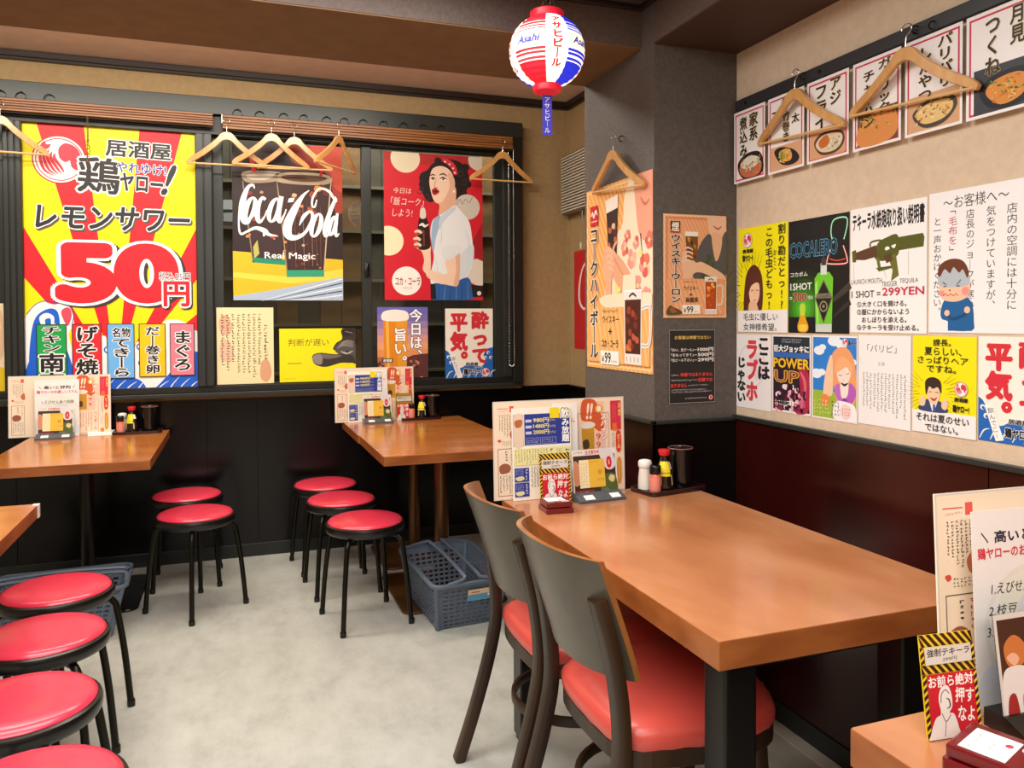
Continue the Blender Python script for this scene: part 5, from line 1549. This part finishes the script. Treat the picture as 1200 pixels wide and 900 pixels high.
# ------------------------------------------------------------------ paper lantern
def make_lantern():
    t = thing('paper_lantern', 'lit red, white and blue round lantern hanging from the ceiling', 'lantern', (.967, 2.35, 2.084), 0)
    RH, RV, zc = .120, .112, .128
    facing = math.atan2(-2.35, -.967)          # where the middle white panel looks before its turn
    mid = facing+math.radians(16)
    def E(h): return mat('lantern_'+h, h, .6, emit=.9)
    wh, rd, bl, cr = mat('lantern_white', 'fff4e2', .6, emit=.95), mat('lantern_red', 'e0182c', .6, emit=.75), mat('lantern_blue', '1f2fd8', .6, emit=.75), mat('lantern_cream', 'f6e2c0', .6, emit=1.1)
    def sph(lon, lat, off=0):
        a = mid+lon
        r = RH*math.cos(lat)**.9+off
        return (r*math.cos(a), r*math.sin(a), zc+(RV+off)*math.sin(lat))
    LA = [math.radians(-74+148*i/74) for i in range(75)]
    half = math.radians(22.5)
    def col(k, lat):
        if k % 2 == 0: return wh
        c = rd if k in (7, 3) else bl
        d = math.degrees(lat)
        if d > 36 or d < -30: return c
        for lo, hi in ((-27, -23.5), (-20, -17), (-13.5, -11), (31, 34), (25, 27.5), (20, 22)):
            if lo <= d <= hi: return c
        if -9 < d < 18: return cr
        return wh
    b = MB()
    N = 8
    for k in range(8):
        c0 = k*2*half
        w0, w1 = (c0-half*.8, c0+half*.8) if k % 2 == 0 else (c0-half*1.2, c0+half*1.2)
        for i in range(len(LA)-1):
            rib = lambda q: .0009*math.sin(q*74/148*180/PI*1.2)
            for j in range(N):
                l0, l1 = w0+(w1-w0)*j/N, w0+(w1-w0)*(j+1)/N
                b.add([sph(l0, LA[i], rib(LA[i])), sph(l1, LA[i], rib(LA[i])), sph(l1, LA[i+1], rib(LA[i+1])), sph(l0, LA[i+1], rib(LA[i+1]))], [[0, 1, 2, 3]], col(k, (LA[i]+LA[i+1])/2), True)
    b.build('shade', t)
    def wrap(txt, lon0, lon1, lat0, lat1, m, bold, vert, b, shear=0):
        vs, fs = text_mesh(txt, bold, shear, vert)
        xs, ys = [v[0] for v in vs], [v[1] for v in vs]
        x0, x1, y0, y1 = min(xs), max(xs), min(ys), max(ys)
        for q, (ax, ay) in enumerate([(0, 0)]+[(bold*math.cos(2*PI*i/6), bold*math.sin(2*PI*i/6)) for i in range(6)]):
            b.add([sph(lon0+(lon1-lon0)*(x+ax-x0)/(x1-x0), lat0+(lat1-lat0)*(y+ay-y0)/(y1-y0), .002+q*1.5e-5) for x, y in vs], fs, m, True)
    D = math.radians
    b = MB(); b.flatart = True
    tr, tb = mat('lantern_text_red', 'c01828', .6, emit=.6), mat('lantern_text_blue', '2a30a8', .6, emit=.6)
    for k in (0, 2, 4, 6):
        wrap('アサヒビール', D(45*k-8), D(45*k+8), D(-40), D(44), tr, .04, True, b)
    for k in (1, 3, 5, 7):
        wrap('Asahi', D(45*k-19), D(45*k+19), D(-1), D(10), tb, .035, False, b, .3)
    b.build('lettering', t)
    cap = mat('lantern_cap_red', 'e01c30', .4, emit=.35)
    b = MB()
    b.lathe([(.038, 0), (.044, .002), (.046, .016), (.044, .026), (.036, .028), (.030, .026)], cap, 36)
    b.build('bottom_ring', t)
    b = MB()
    b.lathe([(.036, .230), (.052, .23), (.054, .236), (.054, .252), (.050, .256), (.036, .254)], cap, 36)
    b.build('top_ring', t)
    b = MB()
    a = mid+.2
    hp = [(.052*math.cos(q)*math.cos(a), .052*math.cos(q)*math.sin(a), .25+.05*math.sin(q)) for q in [PI*i/12 for i in range(13)]]
    b.tube(hp, .0022, M_WIRE, 8)
    b.build('wire_handle', t)
    b = MB()
    b.tube([(0, 0, .285), (0, 0, .386)], .008, M_BLACK, 10)
    b.tube([(.012, .004, .285), (.016, 0, .386)], .004, M_WIRE, 8)
    b.lathe([(.025, .376), (.03, .386)], M_BLACK, 16)
    b.build('hanging_cord', t)
    # name strip hanging below
    b = MB()
    st = mat('lantern_strip_blue', '3a34b0', .5)
    b.box((-.0155, -.001, -.135), (.0155, .001, -.008), st)
    b.tube([(0, 0, 0), (0, 0, -.01)], .001, M_WIRE, 6)
    o = b.build('name_strip', t)
    o.rotation_euler = (0, 0, mid+PI/2)
    b = MB(); b.flatart = True
    vs, fs = text_mesh('アサヒビール', .03, 0, True)
    xs, ys = [v[0] for v in vs], [v[1] for v in vs]
    for s in (1, -1):
        b.add([(s*(-.009+.018*(x-min(xs))/(max(xs)-min(xs))), -s*.0016, -.128+.112*(y-min(ys))/(max(ys)-min(ys))) for x, y in vs], fs, M_PAPER)
    b.build('strip_lettering', o)
    return t
make_lantern()

# ------------------------------------------------------------------ condiments
M_TRAYC = mat('tray_dark_red', '2a0f10', .28, coat=.3)
def tray(label, loc, rz):
    t = thing('condiment_tray', label, 'tray', loc, rz, 'condiment trays')
    b = MB()
    b.prism(rrect(-.12, -.065, .12, .065, .018), 0, .006, M_TRAYC, .001)
    b.build('tray_floor', t)
    b = MB()
    b.tube([(x, y, .009) for x, y in rrect(-.117, -.062, .117, .062, .016, 6)], 0, M_TRAYC, 10, closed=True, flat=(.0035, .006))
    b.build('rim', t)
    return t
def shaker(label, loc):
    t = thing('salt_shaker', label, 'shaker', loc, 0, 'salt shakers')
    b = MB(); b.lathe([(.021, 0), (.0235, .003), (.0225, .04), (.0195, .066), (.019, .074)], M_WHITE, 28); b.build('body', t)
    b = MB(); b.lathe([(.0205, .074), (.0225, .078), (.023, .092), (.020, .098), (.010, .101), (.001, .1015)], M_PAPER, 28); b.build('cap', t)
    return t
def spice(label, loc):
    t = thing('spice_jar', label, 'jar', loc, 0, 'pink spice jars')
    b = MB(); b.lathe([(.017, 0), (.0185, .002), (.0185, .058), (.016, .062)], mat('spice_pink', 'e2705c', .3, coat=.5), 28); b.build('body', t)
    b = MB(); b.lathe([(.0186, .008), (.0187, .009), (.0187, .05), (.0186, .051)], mat('spice_label', 'e88a76', .5), 28, cap=False); b.build('jar_label', t)
    b = MB(); b.lathe([(.0175, .062), (.019, .064), (.019, .088), (.017, .091), (.001, .0915)], M_BLACK, 28); b.build('cap', t)
    return t
def soy(label, loc, rz=0):
    t = thing('soy_sauce_bottle', label, 'bottle', loc, rz, 'soy sauce bottles')
    b = MB(); b.lathe([(.029, 0), (.033, .004), (.033, .012), (.029, .05), (.0205, .085), (.0135, .103), (.0125, .116), (.0145, .118)], mat('soy_glass', '1c100a', .06, coat=.8), 32); b.build('body', t)
    b = MB(); b.lathe([(.0135, .116), (.0165, .118), (.0205, .134), (.0195, .1365), (.006, .137), (.001, .137)], mat('soy_cap_red', 'd8202a', .35), 28); b.build('cap', t)
    # curved yellow label on the viewer's side plus the band below it
    def patch(zl, zh, a0, a1, m, off=.0008):
        prof = [(.033, .012), (.029, .05), (.0205, .085), (.0135, .103)]
        def rad(z):
            for (ra, za), (rb, zb) in zip(prof, prof[1:]):
                if z <= zb: return ra+(rb-ra)*(z-za)/(zb-za)
            return prof[-1][0]
        vs, fs = [], []
        for j in range(5):
            z = zl+(zh-zl)*j/4
            for i in range(9):
                an = math.radians(a0+(a1-a0)*i/8)
                vs.append(((rad(z)+off)*math.cos(an), (rad(z)+off)*math.sin(an), z))
        for j in range(4):
            for i in range(8):
                k = j*9+i
                fs.append([k, k+1, k+10, k+9])
        b.add(vs, fs, m, True)
    b = MB()
    yl = mat('soy_label_yellow', 'f0d820', .4)
    patch(.062, .098, -170, -70, yl); patch(.072, .096, -65, -25, mat('soy_label_white', 'e8e4da', .4)); patch(.05, .06, -165, -75, yl, .001)
    for a_ in (-150, -144, -138):
        patch(.018, .046, a_, a_+2.5, mat('soy_label_pale', 'd8d49a', .4))
    patch(.043, .046, -150, -136, mat('soy_label_pale', 'd8d49a', .4)); patch(.030, .033, -150, -136, mat('soy_label_pale', 'd8d49a', .4)); patch(.018, .021, -150, -136, mat('soy_label_pale', 'd8d49a', .4))
    patch(.02, .055, -70, -62, mat('soy_label_pale', 'd8d49a', .4))
    b.build('bottle_label', t)
    return t
def cup(label, loc):
    t = thing('chopstick_cup', label, 'cup', loc, 0, 'black table cups')
    b = MB(); b.lathe([(.036, 0), (.038, .002), (.0425, .130), (.0425, .1335), (.0405, .1335), (.039, .128), (.035, .006), (.001, .005)], mat('cup_black', '0c0b0b', .14, coat=.5), 40); b.build('body', t)
    b = MB(); b.lathe([(.0428, .1315), (.0432, .1335), (.0415, .1350), (.0402, .1335)], mat('cup_rim', '8a5a50', .3), 40, cap=False); b.build('rim', t)
    return t
trays = [tray('dark red tray of seasonings on the long table, against the pillar', (1.405, 2.345, TZ+.0005), math.radians(10)),
         tray('dark red tray of seasonings on the small table below the striped poster', (-.465, 4.665, TZ2+.0005), 0),
         tray('dark red tray of seasonings on the joined tables under the windows', (1.085, 4.68, TZ2+.0005), 0)]
for i, (x, y, w) in enumerate(((1.405, 2.345, 'on the long table by the pillar'), (-.465, 4.665, 'on the table below the striped poster'), (1.085, 4.68, 'on the joined tables under the windows'))):
    z = (TZ, TZ2, TZ2)[i]+.007
    rz = math.radians(10) if i == 0 else 0
    def P(dx, dy): return (x+dx*math.cos(rz)-dy*math.sin(rz), y+dx*math.sin(rz)+dy*math.cos(rz), z)
    if i < 2:
        shaker('white capped salt shaker '+w, P(-.078, .028))
    spice('pink spice jar with a black cap '+w, P(-.082, -.030) if i != 2 else P(-.055, -.02))
    soy('soy sauce bottle with a red cap '+w, P(-.028, -.012) if i != 2 else P(.01, -.01), math.radians(0))
    cup('tall black cup in the tray '+w, P(.058, .004) if i != 2 else P(.078, .005))

# ------------------------------------------------------------------ menus on the tables
CRM = 'f2dcc2'
def board_art():
    a = Art(.475, .318, CRM, th=.003)
    a.frame_rect(0, 0, 100, 100, .7, 'd8cfc6', 'sleeve_edge')
    a.rect(3, 7, 11, 7.6, 'd04a3c', 'left_column'); a.rect(12, 5, 15, 11, 'e0584a', 'left_column'); a.scrib(4, 9, 11, 10.6, 8, 1, 'd0685a', False, 1, 'left_column')
    a.scrib(4, 13, 15, 36, 6, 14, '3a2c28', True, .9, 'left_column'); a.blob([(12, 32), (15.5, 28), (16, 38), (13, 38)], 'c46a4a', 'left_column'); a.scrib(6, 40, 15, 45, 6, 3, '4a3a34', True, .95, 'left_column')
    a.blob([(3, 39), (5, 38.5), (5.5, 40.5), (4, 41.5)], 'd8483e', 'left_column')
    a.frame_rect(3, 48, 15.5, 96, .3, '3a2a26', 'left_column')
    a.scrib(8, 50, 10.5, 64, 1, 5, '3a2a26', True, 1, 'left_column'); a.scrib(12.4, 50, 14.4, 68, 1, 6, 'd04a3c', True, 1, 'left_column'); a.blob([(4, 66), (8, 63), (12, 66), (11, 72), (5, 73)], '9a5a44', 'left_column'); a.scrib(4, 75, 15, 95, 5, 10, '4a3a34', True, .9, 'left_column')
    a.rect(66, 4, 84, 60, 'f0c8a8', 'drink_column'); a.blob([(67, 3), (76, 2), (80, 12), (84, 30), (80, 36), (72, 26), (66, 22)], 'cf5a30', 'drink_column')
    a.poly([(66, 30), (76, 28), (76, 58), (67, 58)], 'c8902a', 'drink_column'); a.blob([(66, 28), (72, 25), (77, 28), (74, 32), (67, 32)], 'e6ddd2', 'drink_column'); a.blob([(67, 46), (71, 44), (72, 52), (68, 54)], '4a3a28', 'drink_column')
    a.circ(80, 12, 3.0, 'e8a020', 'drink_column'); a.t('極', 78.4, 9, 81.6, 15, 'fbf4e8', .03)
    a.t('!!', 70, 6, 75, 22, 'fbe8d0', .03, shear=.2)
    a.t('スパイシー', 81.5, 18, 86, 52, 'fbf4ec', .05, 'd8412c', .06, vert=True); a.t('99', 77.5, 38, 81, 53, 'd8412c', .02, 'fbf4ec', .03, vert=True)
    a.frame_rect(63, 16, 87.5, 97, .25, 'c0483c', 'drink_column'); a.t('ハイボール', 83, 62, 86, 92, 'd8412c', .01, vert=True); a.scrib(66, 62, 82, 94, 6, 12, 'c8604e', True, .9)
    a.rect(89, 4, 97.5, 35, 'd83048', 'right_column'); a.rect(90.5, 28, 94, 36, 'e8742c', 'right_column'); a.scrib(90.4, 8, 93.8, 26, 3, 12, 'c89098', True, 1, 'right_column'); a.t('メガ', 95.2, 6, 97.2, 20, 'f6e060', .04, vert=True)
    a.blob([(93.5, 38), (97, 38), (97, 57), (93.5, 57)], 'd83a34', 'right_column'); a.t('ビール', 94.2, 40, 96.6, 55, 'f6e060', .03, vert=True); a.scrib(90, 38, 92.5, 66, 2, 18, '4a3a34', True, .95, 'right_column')
    a.blob([(94, 67), (97, 67), (97, 90), (94, 90)], 'd8902c', 'right_column'); a.scrib(94.6, 69, 96.4, 88, 1, 8, 'fbe8a0', True, 1, 'right_column'); a.rect(89.5, 90, 93, 96, 'd8742c', 'right_column'); a.scrib(89.6, 70, 92, 88, 2, 8, 'c86a58', True, .9, 'right_column')
    return a
def drink_art():
    a = Art(.208, .297, 'f4efe2', th=.0008)
    NV = '2a3a94'
    a.rect(21, 7, 98, 41, NV, 'price_panel'); a.poly([(2, 7), (20, 7), (20, 42), (2, 42)], 'd8b8a0', 'price_panel'); a.blob([(4, 10), (18, 9), (18, 40), (5, 41)], 'e4cdb8', 'price_panel'); a.blob([(5, 14), (17, 13), (16, 20), (7, 21)], 'b86a3c', 'price_panel')
    for i in range(3):
        v = 13+i*6.5
        a.rect(23, v, 33, v+3, 'c8cce0', 'price_panel'); a.t(('980円', '1480円', '2000円')[i], 36, v-1.4, 62, v+3.4, 'e8dc8a', .03, part='price_panel'); a.scrib(63, v, 74, v+3, 5, 1, 'e8dc8a', False, 1, 'price_panel')
    for u in (24, 50):
        a.frame_rect(u, 33, u+24, 40, .6, 'a8b0d8', 'price_panel'); a.scrib(u+2, 34.5, u+22, 39, 8, 2, 'd8dcea', False, 1, 'price_panel')
    a.rect(64, 1, 80, 12.5, 'f0d820', 'heading'); a.rect(81, 1, 99, 13, 'f6f2ea', 'heading'); a.rect(82, 1.5, 98, 12.5, 'f0e060', 'heading'); a.t('飲', 83, 2, 97.5, 12.2, 'ffffff', .03, '2a3050', .06, part='heading'); a.t('み放題', 84, 14, 96.5, 39, 'ffffff', .03, '2a3a94', .03, vert=True, part='heading')
    a.rect(2, 44, 98, 62, 'ece4a8', 'list_panel'); a.scrib(4, 45, 60, 61, 12, 9, '5a5640', True, .9, 'list_panel'); a.scrib(62, 45, 70, 60, 1, 3, '2a2826', True, 1, 'list_panel'); a.scrib(88, 45, 97, 60, 1, 3, '2a2826', True, 1, 'list_panel'); a.scrib(74, 46, 84, 60, 3, 7, '5a5640', True, .9, 'list_panel')
    for v in (65, 81):
        a.rect(3, v, 27, v+15, NV, 'list_panel'); a.blob([(5, v+10), (16, v+9), (19, v+12), (12, v+14), (6, v+13)], 'd8d8a8', 'list_panel'); a.scrib(5, v+1, 18, v+8, 5, 4, 'c8cce8', True, .95, 'list_panel'); a.scrib(20, v+1, 26, v+14, 1, 4, 'eef0f8', True, 1, 'list_panel')
    a.scrib(30, 64, 96, 97, 14, 16, '6a665a', True, .85, 'list_panel')
    return a
def memo_art():
    a = Art(.09, .20, 'eeeae6')
    a.stroke([(16, 16), (10, 24)], 2, '3a3a50', 'lettering', False); a.t('システム', 4, 26, 90, 33, 'd8485a', .01); a.scrib(10, 62, 34, 72, 2, 2, '4a4648', False, 1)
    return a
def appetiser_art():
    a = Art(.205, .297, 'efeae6')
    a.circ(55, 60, 46, 'e9e2d8', 'faint_emblem'); a.circ(55, 60, 42, 'efeae6', 'faint_emblem'); a.circ(55, 54, 34, 'ebe8d8', 'faint_emblem'); a.blob([(40, 50), (60, 40), (84, 54), (80, 76), (50, 74)], 'e6dcde', 'faint_emblem'); a.blob([(4, 82), (30, 74), (96, 80), (96, 94), (10, 96)], 'dfe4ec', 'faint_emblem')
    a.stroke([(9, 11), (15, 16)], 1.0, '2a2840', 'lettering', False); a.stroke([(91, 10), (85, 15.4)], 1.0, '2a2840', 'lettering', False)
    a.t('高いと評判', 21, 10.5, 80, 16.5, '2a2840', .025); a.t('鶏ヤローのお通しシステム', 5, 18.6, 96, 24, 'd83048', .025)
    a.t('1.えびせん食べ放題', 16, 36, 88, 42, '2c2628', .008, shear=.15); a.t('2.枝豆', 13, 47, 40, 52.6, '2c2628', .008, shear=.15); a.t('3.塩だれキャベツ', 11, 57, 76, 63, '2c2628', .008, shear=.15); a.t('*お通しのおかわり', 30, 67, 76, 70.5, '2c2628', .0, shear=.15)
    return a
def order_art():
    a = Art(.165, .150, '3a2a26', th=.001)
    a.rect(0, 0, 100, 100, 'e6ddd6', 'ground'); a.rect(3, 13, 97, 100, '3c2c28', 'ground'); a.scrib(4, 3, 28, 9, 8, 1, '4a3a38', False, 1); a.t('注文受付中', 30, 2.5, 62, 11, 'c82a3a', .03)
    a.blob([(3, 30), (10, 24), (18, 40), (18, 70), (3, 74)], 'c88a68', 'picture'); a.blob([(62, 6), (76, -2), (92, 8), (96, 40), (78, 46), (66, 24)], 'd8d4d6', 'picture'); a.rect(76, 18, 90, 45, 'e4c8c8', 'picture'); a.t('0', 78, 19, 88, 42, 'd0202e', .06)
    a.blob([(66, 62), (80, 54), (96, 60), (97, 96), (62, 96)], '52602e', 'picture'); a.blob([(84, 58), (94, 62), (90, 74), (80, 68)], 'd8c890', 'picture'); a.scrib(64, 84, 84, 94, 5, 1, 'a8b47a', False, 1); a.rect(4, 86, 46, 99, '8a2c2a', 'picture'); a.scrib(6, 88, 44, 97, 10, 1, 'd8a89a', False, 1)
    a.rect(15, 22, 72, 82, 'e8b840', 'yellow_card'); a.rect(15, 22, 36, 82, 'efe0b4', 'yellow_card'); a.scrib(17, 28, 34, 78, 3, 8, 'c8b478', False, 1, 'yellow_card'); a.scrib(38, 24, 70, 30, 12, 1, 'a8843a', False, .9, 'yellow_card'); a.circ(61, 50, 5, 'c89a30', 'yellow_card'); a.scrib(54, 62, 70, 70, 6, 1, '9a7830', False, 1, 'yellow_card')
    return a
def figure_art():
    a = order_art()
    a.rect(0, 0, 100, 100, 'd8cfc4', 'ground'); a.rect(3, 5, 97, 97, '4a2c20', 'ground')
    a.blob([(8, 30), (20, 20), (32, 30), (30, 46), (12, 48)], 'c8763c', 'picture'); a.blob([(4, 56), (18, 48), (36, 54), (40, 78), (30, 96), (4, 96)], 'e4dcd8', 'picture'); a.blob([(10, 40), (18, 36), (24, 42), (18, 48)], 'e8b090', 'picture'); a.blob([(8, 76), (16, 74), (18, 96), (6, 96)], 'a02a28', 'picture'); a.blob([(24, 76), (30, 74), (34, 96), (24, 96)], 'a02a28', 'picture')
    return a
def warning_art():
    a = Art(.103, .160, 'f0d020', th=.001)
    def hazard(u0, v0, u1, v1, st, lean):
        a.rect(u0, v0, u1, v1, 'e8c230', 'hazard_stripes')
        k = a.W/a.H
        n = int((max(u1-u0, (v1-v0)/k))/st)+4
        for i in range(-4, n):
            if u1-u0 > (v1-v0)/k:
                p0, p1 = u0+i*st, u0+i*st+st*.58
                dv = (v1-v0)
                P = [(p0, v0), (p1, v0), (p1+lean*dv/k, v1), (p0+lean*dv/k, v1)]
                P = [(min(max(x, u0), u1), y) for x, y in P]
            else:
                q0, q1 = v0+i*st*k, v0+(i*st+st*.58)*k
                P = [(u0, q0), (u1, q0+lean*(u1-u0)*k), (u1, q1+lean*(u1-u0)*k), (u0, q1)]
                P = [(x, min(max(y, v0), v1)) for x, y in P]
            a.poly(P, '3a1a14', 'hazard_stripes')
    hazard(0, 0, 100, 12, 13, .9); hazard(0, 29, 100, 38, 13, .9); hazard(0, 12, 7, 29, 11, -.8); hazard(93, 12, 100, 29, 11, -.8); hazard(0, 38, 7, 100, 11, -.8); hazard(93, 38, 100, 100, 11, -.8)
    a.rect(7, 12, 93, 29, 'd8cec4', 'title_panel'); a.t('強制テキーラ', 11, 14, 90, 21.5, '2a2224', .018, shear=.15); a.t('299円', 38, 23, 66, 27, '2a2224', 0, shear=.15)
    a.rect(7, 38, 93, 100, 'c81c2c', 'red_panel')
    a.t('お前ら絶対', 9, 40, 91, 51, 'f4ece6', .025); a.t('押す', 56, 54, 90, 68, 'f4ece6', .025, rot=-6); a.t('なよ', 58, 72, 88, 86, 'f4ece6', .025, rot=-6)
    a.blob([(24, 62), (30, 52), (42, 50), (48, 58), (48, 70), (42, 76), (50, 78), (56, 90), (56, 104), (4, 104), (6, 92), (16, 80), (26, 76)], 'ece0d8', 'figure_picture')
    a.stroke([(28, 66), (30, 58), (38, 54), (44, 58)], 1.6, '6a5a58', 'figure_picture'); a.stroke([(38, 62), (43, 64), (44, 70), (38, 72)], [1, 2.4, 2.4, 1], '4a3a3a', 'figure_picture'); a.stroke([(28, 76), (34, 84), (44, 78)], 1.4, '6a5a58', 'figure_picture'); a.stroke([(34, 84), (30, 98)], 1.2, '6a5a58', 'figure_picture', False)
    return a
GM = 'cream menu boards on the tables'
board = board_art().place('menu_board', 'wide cream menu board standing at the far end of the long table', 'menu', (1.035, 2.405, TZ+.001), math.radians(1), GM, R(-2))
dup(board, (-.835, 4.69, TZ2+.001), 0, 'wide cream menu board on the table below the striped poster', rot=(R(-2), 0, 0))
dup(board, (.815, 4.685, TZ2+.001), 0, 'wide cream menu board on the joined tables, before the window with the beer poster', rot=(R(-2), 0, R(3)))
dup(board, (1.232, .872, TZ+.001), 0, 'wide cream menu board in the right foreground, mostly covered by a white sheet', rot=(R(-3), 0, R(-3)))
GD = 'blue and yellow drinks lists'
drink = drink_art().place('drinks_menu', 'blue and yellow drinks list leaning on the menu board of the long table', 'menu', (.958, 2.376, TZ+.001), 0, GD, R(-3))
dup(drink, (.755, 4.655, TZ2+.001), 0, 'blue and yellow drinks list leaning on the board of the joined tables', rot=(R(-3), 0, R(3)))
GMm = 'narrow white memos beside the drinks lists'
memo = memo_art().place('memo_sheet', 'narrow white memo with red print on the menu board of the long table', 'memo', (1.045, 2.390, TZ+.108), 0, GMm, R(-3))
dup(memo, (.842, 4.667, TZ2+.108), 0, 'narrow white memo on the menu board of the joined tables', rot=(R(-3), 0, R(3)))
GA = 'white appetiser sheets'
app = appetiser_art().place('appetiser_sheet', 'white appetiser sheet before the menu board below the striped poster', 'menu', (-.845, 4.655, TZ2+.001), 0, GA, R(-3))
dup(app, (1.128, .842, TZ+.001), 0, 'large white appetiser sheet in the right foreground', rot=(R(-3), 0, R(-3)))
# small order cards in their weighted holders
def order_card(label, loc, rz, art=None, hm=None):
    t = thing('order_card', label, 'card', loc, rz, 'order cards in weighted holders')
    a = (art or order_art)()
    a.place('card', None, None, (0, 0, .012), 0, parent=t, tilt=R(-8))
    b = MB()
    hm = hm or mat('holder_grey', '4c545c', .3)
    M = Matrix.Identity(4)
    b.add([(-.085, -.045, 0), (.085, -.045, 0), (.085, .03, 0), (-.085, .03, 0), (-.085, -.045, .008), (.085, -.045, .008), (.085, -.004, .026), (-.085, -.004, .026), (.085, .03, .026), (-.085, .03, .026)],
          [[3, 2, 1, 0], [0, 1, 5, 4], [4, 5, 6, 7], [7, 6, 8, 9], [9, 8, 2, 3], [0, 4, 7, 9, 3], [1, 2, 8, 6, 5]], hm)
    h = b.build('holder', t)
    q = MB()
    for x in (-.06, .035):
        q.add([(x, -.040, .0106), (x+.035, -.040, .0106), (x+.035, -.018, .0203), (x, -.018, .0203)], [[0, 1, 2, 3]], M_PAPER)
    q.build('holder_label', h)
    return t
oc = order_card('small yellow-centred order card in a grey holder on the long table', (1.118, 2.31, TZ), R(4))
order_card('small yellow-centred order card in a grey holder below the striped poster', (-.845, 4.60, TZ2), 0)
order_card('small yellow-centred order card in a grey holder on the joined tables', (.815, 4.60, TZ2), R(3))
order_card('brown card with drawn figures in a black holder at the right photo edge', (1.098, .795, TZ), R(-2), figure_art, M_BLACK)
# striped warning cards and their call boxes
GWc = 'hazard-striped warning cards'
wc = warning_art().place('warning_card', 'hazard-striped red card standing behind the small call box on the long table', 'card', (.965, 2.285, TZ+.001), R(-2), GWc, R(-6))
dup(wc, (.985, 4.655, TZ2+.001), 0, 'hazard-striped red card leaning on the menu board of the joined tables', rot=(R(-5), 0, R(3)))
dup(wc, (.946, .818, TZ+.001), 0, 'hazard-striped red card in the right foreground', rot=(R(-8), 0, R(-6))).scale = (.87, 1, .87)
def call_box(label, loc, rz, sc=1):
    t = thing('call_box', label, 'call button', loc, rz, 'dark red call boxes')
    m = mat('call_box_red', '6a0f16', .25, coat=.4)
    b = MB(); b.prism(rrect(-.046*sc, -.045*sc, .046*sc, .045*sc, .006), 0, .016, m, .002); b.build('base', t)
    b = MB(); b.prism(rrect(-.043*sc, -.042*sc, .043*sc, .042*sc, .006), .018, .034, m, .003); b.build('lid', t)
    a = Art(.062*sc, .052*sc, 'f0ece8', th=.0006)
    a.scrib(10, 12, 80, 26, 14, 1, '5a5658', False, .9); a.scrib(24, 50, 84, 62, 12, 1, '5a5658', False, .9); a.blob([(62, 78), (70, 74), (78, 80), (74, 90), (64, 88)], 'd83a4a', 'emblem')
    q = a.place('instruction_label', None, None, (-.004, -.022*sc, .0342), 0, parent=t, tilt=0)
    q.rotation_euler = (-PI/2, 0, 0)
    b = MB(); b.prism(rrect(.006, -.040*sc, .032*sc, -.026*sc, .003), .034, .0365, mat('button_grey', 'b8b4b0', .3), .001); b.build('push_button', t)
    return t
call_box('small dark red call box in front of the striped card on the long table', (.935, 2.215, TZ), R(-4), .95)
call_box('dark red call box at the bottom right corner of the photo', (.922, .736, TZ), R(20), 1.05)
# white leaflet lying at the edge of the left table
t = thing('leaflet', 'white folded leaflet lying in front of the seasoning tray below the striped poster', 'leaflet', (-.64, 4.665, TZ2+.0005), R(8))
b = MB(); b.box((-.065, -.05, 0), (.065, .05, .002), M_PAPER); b.add([(-.065, -.05, .002), (.065, -.05, .002), (.065, .05, .016), (-.065, .05, .016), (-.065, .05, .002), (.065, .05, .002)], [[0, 1, 2, 3], [3, 2, 5, 4], [0, 3, 4], [1, 5, 2]], M_PAPER); b.build('sheet', t)
